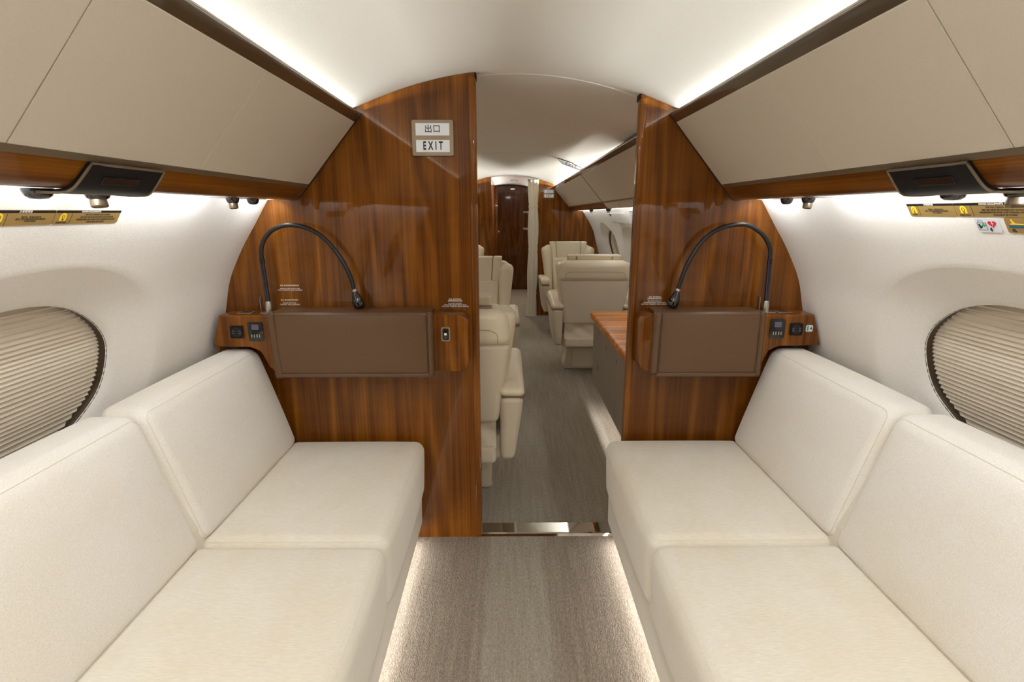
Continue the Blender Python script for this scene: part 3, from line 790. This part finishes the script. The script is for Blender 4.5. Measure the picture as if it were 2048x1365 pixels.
# brown leather pads strapped over the ledges
def pad(x0, x1, label, s):
    t_ = thing('leather_pad', label, 'pad', ((x0+x1)/2, 1.95, .77))
    pf = Puff(hexa(x0+.022, x1-.016, 1.928, 1.9555, .768, 1.002), .011, (.0, .008, .002), 12, 4)
    o = obj('cover', pf.mesh(), 'leather_brown', t_)
    obj('stitching', tube(pf.loop(1, -1, 75, .0004), .0009, True, 4), 'stitch', o)
    for a, c_, nm in ((x0, x0+.028, 'end_welt'), (x1-.022, x1, 'end_welt')):
        q = hexa(a, c_, 1.924, 1.9555, .757, 1.005)
        if s < 0 and a == x0: q[(-1, -1, -1)] = (a+.012, 1.928, .752); q[(1, -1, -1)] = (c_+.016, 1.926, .755)
        if s > 0 and a == x0: q[(-1, -1, -1)] = (a-.006, 1.928, .772); q[(1, -1, -1)] = (c_-.004, 1.926, .770)
        pw = Puff(q, .010, (.0, .001, .001), 6, 3); e = obj(nm, pw.mesh(), 'leather_brown', t_)
        obj('stitching', tube(pw.loop(1, -1, 60, .0003), .0008, True, 4), 'stitch', e)
    obj('top_flap', pbox(x0+.01, x1-.008, 1.945, 2.05, .9895, 1.0035, .006, n=8), 'leather_brown', t_)
    obj('lower_welt', pbox(x0+.02, x1-.015, 1.9265, 1.95, .757, .774, .006, n=8), 'leather_brown', t_)
    return t_
pad(-.905, -.304, 'wide brown leather pad strapped over the left walnut ledge', -1)
pad(.505, .915, 'narrower brown leather pad strapped over the right walnut ledge', 1)

# ------------------------------------------------------------------ gooseneck lamps
def lamp(s, label, path, yoff=2.005):
    t_ = thing('gooseneck_lamp', label, 'lamp', (path[0][0], yoff, .99))
    P = [(x, yoff, z) for x, z in path]
    obj('pole', tube(P[:2], .0085, seg=14), 'pole_blue', t_, label='dark blue lower tube')
    obj('pole_collar', tube([Vector(P[1])+Vector((0, 0, -.006)), Vector(P[1])+Vector((0, 0, .010))], .0098, seg=14), 'black_gloss', t_)
    obj('gooseneck', tube(catmull(P[1:], 8), .0080, seg=14), 'black', t_, label='black flexible arched neck')
    tip = Vector(P[-1]); d = (Vector(P[-1])-Vector(P[-2])).normalized()
    obj('neck_ring', tube([tip-d*.004, tip+d*.005], .0092, seg=14), 'nickel', t_)
    hd = obj('lamp_head', lathe([(0, -.002), (.008, 0), (.0105, .01), (.016, .024), (.0205, .040), (.0215, .056), (.020, .066), (.016, .070), (0, .068)], tip, d), 'black_gloss', t_, label='black teardrop lamp head resting on the pad')
    bx_, bz_ = P[0][0], .9885
    obj('socket_collar', lathe([(.013, 0), (.0125, .03), (.0105, .042), (0, .042)], (bx_, yoff, bz_+.003)), 'nickel', t_)
    obj('base_plate', box(bx_-.026, bx_+.030, yoff-.022, yoff+.025, bz_, bz_+.004, .001), 'nickel', t_)
    b = slab([[(bx_+s*(-.0) + (-.026 if s < 0 else -.030), yoff+y_, z_) for y_ in ((-.012, .012) if z_ < 1.045 else (-.008, .008))] for z_ in (.991, 1.0, 1.04, 1.050)], (.0015, 0, 0))
    obj('clip', b, 'nickel', t_)
    return t_
lamp(-1, 'black gooseneck reading lamp arching over the left leather pad',
     [(-.925, 1.017), (-.932, 1.180), (-.930, 1.225), (-.912, 1.266), (-.875, 1.298), (-.820, 1.312), (-.755, 1.300), (-.700, 1.266), (-.652, 1.207), (-.616, 1.135), (-.601, 1.074)])
lamp(1, 'black gooseneck reading lamp arching over the right leather pad',
     [(.944, 1.014), (.941, 1.178), (.938, 1.220), (.922, 1.255), (.893, 1.286), (.845, 1.311), (.795, 1.312), (.738, 1.296), (.680, 1.248), (.634, 1.165), (.607, 1.074)])

# ------------------------------------------------------------------ signs and lettering
def exit_sign(cx_, cz_, y, w_, h_, label, ko=1.0):
    t_ = thing('exit_sign', label, 'sign', (cx_, y, cz_))
    obj('back_plate', flat(rrect(w_, h_, .006*ko), FR(cx_, cz_, y), .006), 'black', t_)
    obj('frame', flat(rrect(w_*.985, h_*.985, .006*ko), FR(cx_, cz_, y-.006), .004), 'gold', t_, label='brushed bronze frame')
    for dz, body, wx, sz in ((.235, '出口', 1.0, .24), (-.225, 'EXIT', .72, .30)):
        o = obj('sign_panel', flat(rrect(w_*.80, h_*.335, .001), FR(cx_, cz_+h_*dz, y-.010), .0015), 'white_sign', t_, label='white sign panel')
        if body == 'EXIT': text(body, h_*.32, FR(cx_, cz_+h_*(dz-.0), y-.0118), 'ink', o, wx=.58, bold=.0013*ko, spacing=1.7)
        else: text(body, h_*.235, FR(cx_, cz_+h_*dz, y-.0118), 'ink', o, spacing=1.05, bold=.0002*ko)
    return t_
exit_sign(-.297, 1.6155, YB, .150, .123, 'bronze-framed bilingual EXIT sign on the near left walnut partition')
exit_sign(.499, 1.578, YF, .143, .112, 'small bilingual EXIT sign on the far walnut partition')
# EXIT sign under the headliner beyond the doorway
t_ = thing('ceiling_sign', 'slanted white EXIT sign under the headliner beyond the doorway', 'sign', (.47, 4.50, 1.73))
Q = [(.388, 1.782), (.40, 1.767), (.425, 1.744), (.44, 1.737), (.56, 1.694), (.588, 1.695), (.588, 1.700), (.50, 1.745)]
def nearer(x, z): return (-.03+(x+.03)*.9657, 1.36+(z-1.36)*.9657)
Q = [nearer(*q) for q in Q]
obj('housing', prism(Q, 4.50, 4.545, 'y'), 'white_sign', t_, smooth=False)
obj('rim', tube([(nearer(x, z)[0], 4.499, nearer(x, z)[1]+.001) for x, z in ((.386, 1.783), (.50, 1.7465), (.588, 1.703))], .0035, seg=6), 'bronze_dark', t_)
q_ = nearer(.492, 1.7285)
text('EXIT', .033, frame_mat((.94, 0, -.345), (.345, 0, .94), (q_[0], 4.4988, q_[1])), 'ink', t_, wx=1.0, bold=.0002, spacing=1.5)

def print_block(x, z, lines, label, sizes, cat='lettering'):
    t_ = thing('printed_notice', label, cat, (x, YB, z))
    for (body, sz, dz) in lines:
        text(body, sz, FR(x, z+dz, YB-.0006), 'white_ink', t_, bold=.00012, wx=1.05)
    return t_
print_block(-.862, 1.075, [('警告: 滑行起飛和降落時收妥', .0055, .0095), ('REMOVE AND STOW FOR', .0062, -.002), ('TAXI, TAKEOFF, AND LANDING', .0062, -.0082)], 'white lettering REMOVE AND STOW on the left partition, upper notice by the lamp', None)
print_block(-.868, 1.019, [('警告: 滑行起飛降落時關閉', .0055, .0095), ('CLOSE FOR TAXI,', .0062, -.002), ('TAKEOFF, AND LANDING', .0062, -.0082)], 'white lettering CLOSE FOR TAXI on the left partition, lower notice by the lamp', None)
NOT = [('警告: 滑行起飛及', .0060, .0165), ('降落時請勿坐此座位', .0060, .0100), ('DO NOT OCCUPY', .0060, .0005), ('FORWARD MOST DIVAN SEAT', .0060, -.0055), ('FOR TAXI, TAKEOFF, AND LANDING', .0060, -.0115)]
print_block(-.232, 1.014, NOT, 'white lettering DO NOT OCCUPY on the left partition near the doorway edge', None)
print_block(.538, 1.022, NOT, 'white lettering DO NOT OCCUPY on the right partition near the doorway edge', None)

# placards on the side walls
def wall_frame(s, y, z, off=-.001):
    e = .01; up = Vector((s*(wall_x(z+e)-wall_x(z-e)), 0, 2*e)).normalized()
    right = Vector((0, 1 if s < 0 else -1, 0))
    return frame_mat(right, up, wall_pt(s, y, z, off))
def loc2(m, x, y, z=0.0): return m @ Matrix.Translation((x, y, z))
def divan_placard(s, y, z, w_, h_, chinese, label):
    m = wall_frame(s, y, z, -.0008); t_ = thing('placard', label, 'placard', m.translation)
    obj('plate', flat(rrect(w_, h_, .003), m, .0012), 'placard_gold', t_)
    obj('header', flat(rrect(w_, h_*.17, .0005, cy=h_*.415), loc2(m, 0, 0, .0012), .0003), 'black', t_)
    ix = -w_*.385 if not chinese else -w_*.37
    ic = obj('pictogram', flat([(ix-.008, -.008), (ix-.008, .002)]+[(ix-.008*math.cos(a), .002+.008*math.sin(a)) for a in (PI*k_/8 for k_ in range(1, 8))]+[(ix+.008, .002), (ix+.008, -.008)], loc2(m, 0, 0, .0012), .0004), 'placard_yellow', t_, label='yellow life-vest pictogram')
    obj('pictogram_ring', tube([m @ Vector((ix+.0036*math.cos(a), .0015+.0042*math.sin(a), .0018)) for a in (2*PI*k_/14 for k_ in range(14))], .0005, True, 4), 'black', ic)
    obj('pictogram_stem', flat([(ix-.0006, -.008), (ix-.0006, -.003), (ix+.0006, -.003), (ix+.0006, -.008)], loc2(m, 0, 0, .0016), .0003), 'black', ic)
    obj('pictogram_bar', flat([(ix-.003, -.0052), (ix-.003, -.0042), (ix+.003, -.0042), (ix+.003, -.0052)], loc2(m, 0, 0, .0019), .0003), 'black', ic)
    obj('divider_line', flat(rrect(.0006, h_*.8, .0002, cx=-w_*.27 if not chinese else -w_*.26, cy=-h_*.09), loc2(m, 0, 0, .0012), .0003), 'black', t_)
    if chinese:
        text('沙發使用者', .0058, loc2(m, 0, h_*.415, .0016), 'white_ink', t_)
        text('當起飛、降落及滑行時,\n請扣上安全帶和肩帶於靠前側肩膀\n沙發必須收起', .0047, loc2(m, w_*.12, -h_*.09, .0016), 'ink', t_, line=.95, wx=.95)
        text('沙發後方', .0042, loc2(m, ix, -.0118, .0016), 'ink', t_)
    else:
        text('DIVAN OCCUPANTS', .0060, loc2(m, 0, h_*.415, .0016), 'white_ink', t_, bold=.0001)
        text('FOR TAXI, TAKEOFF, AND LANDING\nSEAT BELT MUST BE FASTENED AND SHOULDER\nHARNESS MUST BE WORN OVER FORWARD SHOULDER\nDIVAN MUST BE STOWED', .0058, loc2(m, w_*.125, -h_*.09, .0016), 'ink', t_, line=1.02, wx=.78, bold=.00008)
        text('BEHIND DIVAN', .0050, loc2(m, ix, -.0122, .0016), 'ink', t_, wx=.8, bold=.0001)
    return t_
divan_placard(-1, 1.053, 1.349, .140, .033, True, 'gold Chinese divan placard on the left wall, cut by the frame')
divan_placard(-1, 1.218, 1.349, .186, .033, False, 'gold DIVAN OCCUPANTS placard in English on the left wall')
divan_placard(1, 1.259, 1.364, .138, .033, True, 'gold Chinese divan placard on the right wall')
divan_placard(1, 1.096, 1.364, .186, .033, False, 'gold DIVAN OCCUPANTS placard in English on the right wall')
# first-aid and life-raft placards
m_ = wall_frame(1, 1.123, 1.333, -.0008); t_ = thing('placard', 'white first-aid placard with red heart below the gold placard, right wall', 'placard', m_.translation)
obj('plate', flat(rrect(.056, .033, .004), m_, .0012), 'placard_white', t_)
hh = [(.012+.0105*(16*math.sin(a)**3)/17, .0035+.0095*(13*math.cos(a)-5*math.cos(2*a)-2*math.cos(3*a)-math.cos(4*a))/17) for a in (2*PI*k_/28 for k_ in range(28))]
ht = obj('heart', flat(hh, loc2(m_, 0, 0, .0012), .0004), 'red', t_, label='red heart')
obj('heart_bolt', flat([(.0125, .011), (.0105, .004), (.0125, .004), (.011, -.002), (.0148, .0058), (.0128, .0058), (.0142, .011)], loc2(m_, 0, 0, .0016), .0003), 'placard_white', ht)
obj('arrow', flat([(.0035, -.005), (.0075, -.005), (.0075, -.010), (.0098, -.010), (.0055, -.0145), (.0012, -.010), (.0035, -.010)], loc2(m_, 0, 0, .0012), .0004), 'ink', t_)
cs = obj('first_aid_case', tube([m_ @ Vector(p) for p in ((-.024, -.011, .0013), (-.024, .006, .0013), (-.003, .006, .0013), (-.003, -.011, .0013))], .0005, True, 4), 'ink', t_)
obj('case_handle', tube([m_ @ Vector(p) for p in ((-.020, .006, .0013), (-.020, .012, .0013), (-.010, .012, .0013), (-.010, .006, .0013))], .0006, seg=4), 'ink_grey', cs)
obj('cross', flat([(-.0105, -.001), (-.0075, -.001), (-.0075, .002), (-.0045, .002), (-.0045, .005-.0), (-.0075, .005), (-.0075, .008), (-.0105, .008), (-.0105, .005), (-.0135, .005), (-.0135, .002), (-.0105, .002)], loc2(m_, 0, -.003, .0012), .0004), 'green', t_, label='green cross')
obj('hand_mark', flat([(-.022, -.002), (-.022, .003), (-.0205, .003), (-.019, .0035), (-.0175, .003), (-.0172, -.002), (-.013, .000), (-.0125, -.002), (-.016, -.0075), (-.020, -.0075)], loc2(m_, 0, 0, .0012), .0004), 'ink', t_)
m_ = wall_frame(1, 1.050, 1.334, -.0008); t_ = thing('placard', 'gold life-raft placard at the frame edge on the right wall', 'placard', m_.translation)
obj('plate', flat(rrect(.062, .034, .004), m_, .0012), 'placard_gold', t_)
obj('raft', flat([(-.020, .002), (-.020, .0045), (.012, .0045), (.014, .002)], loc2(m_, 0, 0, .0012), .0004), 'placard_yellow', t_)
obj('raft_figure', flat([(-.016, .0045), (-.0155, .009), (-.017, .011), (-.0165, .0145), (-.014, .0145), (-.0135, .011), (-.012, .009), (-.009, .0045)], loc2(m_, 0, 0, .0012), .0004), 'placard_yellow', t_)
obj('water', flat([(-.024, .0015)]+[(-.024+.048*k_/12, -.0055+.001*(k_ % 2)) for k_ in range(13)]+[(.024, .0015)], loc2(m_, 0, 0, .0012), .0004), 'navy', t_)
obj('arrow', flat([(-.020, -.008), (-.013, -.008), (-.015, -.010), (-.011, -.0135), (-.0135, -.0155), (-.0175, -.0125), (-.020, -.0145)], loc2(m_, 0, 0, .0012), .0004), 'ink', t_)

# ------------------------------------------------------------------ club seats
def club_seat():
    """built at the origin facing +Y: its back shell towards -Y"""
    t_ = thing('club_seat', 'x', 'seat', (0, 0, 0))
    LS, LC = 'leather_shell', 'leather_cream'
    def H(x0, x1, x0t, x1t, y0, y1, y0t, y1t, z0, z1):
        return {(a, b_, c): ((((x0, x1), (x0t, x1t))[(c+1)//2])[(a+1)//2], (((y0, y1), (y0t, y1t))[(c+1)//2])[(b_+1)//2], (z0, z1)[(c+1)//2]) for a in (-1, 1) for b_ in (-1, 1) for c in (-1, 1)}
    # back: lower shell, upper shell, recessed headrest patch
    obj('back_shell', Puff(H(-.235, .235, -.285, .285, .03, .20, -.038, .16, .455, .835), .03, (0, .006, 0), 6, 4).mesh(), LS, t_)
    us = Puff(H(-.292, .292, -.268, .268, -.046, .17, -.070, .12, .815, .978), .050, (0, .006, .006), 6, 5)
    up = obj('upper_shell', us.mesh(), LC, t_)
    lp = [(-.235, -.050, .838), (-.235, -.057, .872), (-.215, -.062, .890), (-.18, -.064, .896), (0, -.066, .898), (.18, -.064, .896), (.215, -.062, .890), (.235, -.057, .872), (.235, -.050, .838)]
    obj('seam', tube(catmull(lp, 4), .0015, seg=5), 'cream_seam', up)
    obj('seam', tube([(-.278, -.0385, .830), (-.14, -.049, .830), (0, -.051, .830), (.14, -.049, .830), (.278, -.0385, .830)], .0018, seg=5), 'cream_seam', up)
    # headrest: middle pad and two wings folded over the top
    for x0, x1, x0t, x1t in ((-.143, .143, -.143, .143), (-.205, -.146, -.213, -.145), (.144, .205, .145, .213)):
        obj('headrest', Puff(H(x0*.9, x1*.9, x0t, x1t, .13, .185, .02, .155, .80, 1.022), .0095, (0, .004, 0), 4, 3).mesh(), LC, t_)
    # bolsters and back cushion facing the sitter
    for sg in (-1, 1):
        obj('side_bolster', Puff(H(min(sg*.17, sg*.245), max(sg*.17, sg*.245), min(sg*.19, sg*.306), max(sg*.19, sg*.306), .08, .26, -.01, .19, .46, .965), .05, (0, .01, 0), 5, 4).mesh(), LC, t_)
    obj('back_cushion', Puff(H(-.172, .172, -.19, .19, .15, .275, .08, .20, .45, .845), .025, (0, .012, 0), 6, 3).mesh(), LC, t_)
    # seat
    sc_ = Puff(hexa(-.245, .245, .16, .68, .36, .485), .04, (.0, .004, .012), 6, 4)
    s1 = obj('seat_cushion', sc_.mesh(), LC, t_)
    obj('seam', tube(sc_.loop(2, 1, 55, 0), .002, True, 5), 'cream_seam', s1)
    obj('seat_pan', pbox(-.25, .25, .10, .66, .25, .375, .03), LS, t_)
    # rear skirt with soft folds, and its lower band
    rows = []
    for i in range(13):
        z = lerp(.465, .335, i/12)
        rows.append([(lerp(-.225, .225, j/24), .045+.02*math.sin(i/12*PI)-.010*math.sin(j*.55+i*.33)*math.sin(i/12*PI)-.008*math.cos(j*.8-i*.5)*math.sin(i/12*PI), z+.012*math.sin(j/24*PI)*math.sin(i/12*PI)) for j in range(25)])
    obj('skirt', slab(rows, (0, .06, 0)), LS, t_)
    obj('skirt_band', pbox(-.225, .225, .03, .16, .262, .345, .02), LS, t_)
    # armrests
    for sg in (-1, 1):
        q = hexa(min(sg*.243, sg*.335), max(sg*.243, sg*.335), .0, .62, .27, .585)
        q2 = {}
        for kk, p in q.items():
            x, y, z = p
            if kk[2] < 0: y = (.06, .50)[(kk[1]+1)//2]; x = sg*(.30 if abs(x) > .3 else .243)
            q2[kk] = (x, y, z)
        ar = obj('armrest', Puff(q2, .025, (.006, 0, 0), 5, 4).mesh(), LS, t_)
        obj('arm_trim', pbox(min(sg*.246, sg*.338), max(sg*.246, sg*.338), .012, .628, .578, .600, .008), 'bronze', ar, label='bronze band under the arm pad')
        q = hexa(min(sg*.240, sg*.340), max(sg*.240, sg*.340), -.01, .635, .592, .655)
        for bb in (-1, 1):
            for aa in (-1, 1): x, y, z = q[(aa, bb, 1)]; q[(aa, bb, 1)] = (x*.985, y*.98, .630 if bb < 0 else .655)
        obj('arm_pad', Puff(q, .024, (0, 0, .006), 5, 4).mesh(), LC, ar)
    # pedestal
    b = prism([(-.20, .0), (-.19, .02), (-.165, .26), (.165, .26), (.19, .02), (.20, .0)], .30, .60, 'y', .012, 3)
    ped = obj('pedestal', b, LS, t_)
    obj('track_cover', pbox(-.13, .13, .285, .31, .02, .20, .008), LS, ped)
    return t_
proto = club_seat()
SEATS = [(.663, 4.30, 0, 'cream leather club seat on the right with its back to the camera, behind the credenza'),
         (-.330, 2.18, 0, 'cream leather club seat half hidden by the left partition, back to the camera'),
         (-.285, 4.30, PI, 'cream leather club seat on the left facing the camera, beyond the nearest seat'),
         (.668, 6.42, PI, 'cream leather club seat facing the camera in front of the far partition'),
         (-.600, 6.42, PI, 'cream leather club seat on the far left, only its wing showing past the partition')]
for i, (x, y, rz, lab) in enumerate(SEATS):
    o = proto if i == 0 else copy_tree(proto)
    o.location = (x, y, 0); o.rotation_euler = (0, 0, rz); o['label'] = lab; o['group'] = 'cream club seats beyond the doorway'
    if i == 1:
        o.scale = (1.1, 1, 1)
        obj('top_plate', pbox(.160, .215, -.035, .01, .972, .987, .003), 'bronze', o, label='small bronze plate on the seat top')

# ------------------------------------------------------------------ credenza
t_ = thing('credenza', 'low credenza with glossy walnut top against the right wall beyond the doorway', 'cabinet', (.85, 2.85, 0))
y0, y1 = 2.12, 3.60
top = pbox(.525, 1.15, y0, y1, .652, .702, .022, n=4, k=5)
obj('top', top, 'wood_x', t_, label='glossy walnut top with bullnose edge')
obj('carcass', prism([(.562, .645), (.566, .205), (.571, .205), (.571, .262), (1.12, .262), (1.13, .645)], y0+.01, y1-.012, 'y'), 'laminate', t_, smooth=False)
obj('metal_lip', box(.546, .58, y0+.005, y1-.008, .640, .651, .002), 'bronze', t_)
obj('plinth', box(.72, 1.0, y0+.02, y1-.03, .0, .263), 'laminate', t_, smooth=False)
def front(name, a, c, z0_, z1_):
    rows = [[(lerp(.553, .557, (.645-z)/.42), y, z) for z in (z0_, z1_)] for y in (a, c)]
    o = obj(name, slab(rows, (.008, 0, 0)), 'laminate', t_, smooth=False)
    ly = c-.035 if name == 'door' else (a+c)/2
    obj('latch', box(.5515, .5545, ly-.003, ly+.003, lerp(z0_, z1_, .84)-.013, lerp(z0_, z1_, .84)+.013, .001), 'bronze_dark', o)
    return o
g_ = .0016
front('door', y0+.012, 2.50-g_, .222, .637); front('door', 2.50+g_, 2.83-g_, .222, .637); front('door', 2.83+g_, 3.14-g_, .222, .637)
front('drawer', 3.14+g_, y1-.014, .40+g_, .637); front('drawer', 3.14+g_, y1-.014, .222, .40-g_)

# ------------------------------------------------------------------ curtain
t_ = thing('curtain', 'cream curtain tied back at the far doorway', 'curtain', (.298, 7.08, 0))
bands = [1.42, .88, .30]
def cring(z, grow=0.0):
    pin = 1.0
    for bz in bands: pin = min(pin, .86+.14*min(1, abs(z-bz)/.22))
    if z < .30: pin = pin*(1+.5*(.30-z))
    n = 60; out = []
    for k_ in range(n):
        a = 2*PI*k_/n; rip = 1+.17*math.sin(8*a+.4*math.sin(z*2))*(1 if pin > .9 else .7)
        lean = .012*math.sin(z*1.9)
        out.append((.298+lean-.02*(1-z/1.8)+(.060*pin*math.cos(a)+grow*math.cos(a))*rip, 7.08+(.035*pin*math.sin(a)+grow*math.sin(a))*rip, z))
    return out
b = sheet([cring(lerp(.004, 1.745, i/60)) for i in range(61)], True)
obj('drape', b, 'curtain', t_, angle=80)
for bz in bands: obj('tieback', sheet([cring(bz-.014, .001), cring(bz-.012, .004), cring(bz+.012, .004), cring(bz+.014, .001)], True), 'curtain', t_)
obj('curtain_track', box(.22, .37, 7.05, 7.11, 1.743, 1.757, .002), 'nickel', t_)

# ------------------------------------------------------------------ fittings on the far right wall
m_ = wall_frame(1, 5.03, 1.312, 0.0); t_ = thing('hatch_panel', 'raised cream panel on the far right wall above a window', 'panel', m_.translation)
b = slab([[wall_pt(1, y, z, -.0005) for z in (1.262, 1.29, 1.32, 1.345)] for y in (4.62, 4.85, 5.1, 5.44)], lambda i, j: (-.004, 0, -.002))
obj('cover', b, 'sidewall', t_)
m2 = wall_frame(1, 5.30, 1.33, -.005); obj('handle', flat(rrect(.05, .02, .004), m2, .004), 'bronze_dark', t_)
for y, z, mt, lab in ((4.33, 1.335, 'placard_white', 'white notice in a black frame high on the far right wall'), (4.28, 1.27, 'placard_gold', 'gold notice below the framed white one, far right wall')):
    m_ = wall_frame(1, y, z, -.001); t_ = thing('notice', lab, 'placard', m_.translation)
    obj('plate', flat(rrect(.15, .062, .004), m_, .002), 'black', t_); obj('face', flat(rrect(.138, .052, .002), loc2(m_, 0, 0, .002), .0006), mt, t_)
m_ = wall_frame(1, 5.02, 1.232, -.001); t_ = thing('notice', 'beige notice plate under the raised panel, far right wall', 'placard', m_.translation)
obj('plate', flat(rrect(.22, .04, .008), m_, .0015), 'bin', t_)
# service knob on the cream far valance
t_ = thing('valance_latch', 'small bronze latch on the cream valance beyond the doorway', 'latch', (.785, 4.02, 1.41))
obj('body', pbox(.772, .792, 4.005, 4.030, 1.386, 1.428, .006), 'bin', t_)
for y in (4.9, 5.9):
    t_ = thing('air_nozzle', 'black air nozzle under the far right valance, %s of two' % ('nearer' if y < 5 else 'farther'), 'air nozzle', (.862, y, 1.38))
    obj('dome', lathe([(.024, .012), (.023, .0), (.019, -.012), (.012, -.016), (0, -.017)], (.862, y, 1.375)), 'black_gloss', t_)
    obj('nozzle_ring', lathe([(.012, 0), (.012, -.012), (.009, -.014), (0, -.010)], (.862, y, 1.361)), 'bronze', t_)

# lettering becomes plain meshes
bpy.context.view_layer.update()
dg = bpy.context.evaluated_depsgraph_get()
for o in [o for o in COL.objects if o.type == 'FONT']:
    me = bpy.data.meshes.new_from_object(o.evaluated_get(dg)); me.name = 'lettering'
    nm = o.name; o.name = 'old'; r = bpy.data.objects.new(nm, me); COL.objects.link(r)
    r.parent = o.parent; r.matrix_local = o.matrix_local.copy()
    if 'label' in o: r['label'] = o['label']
    bpy.data.objects.remove(o)
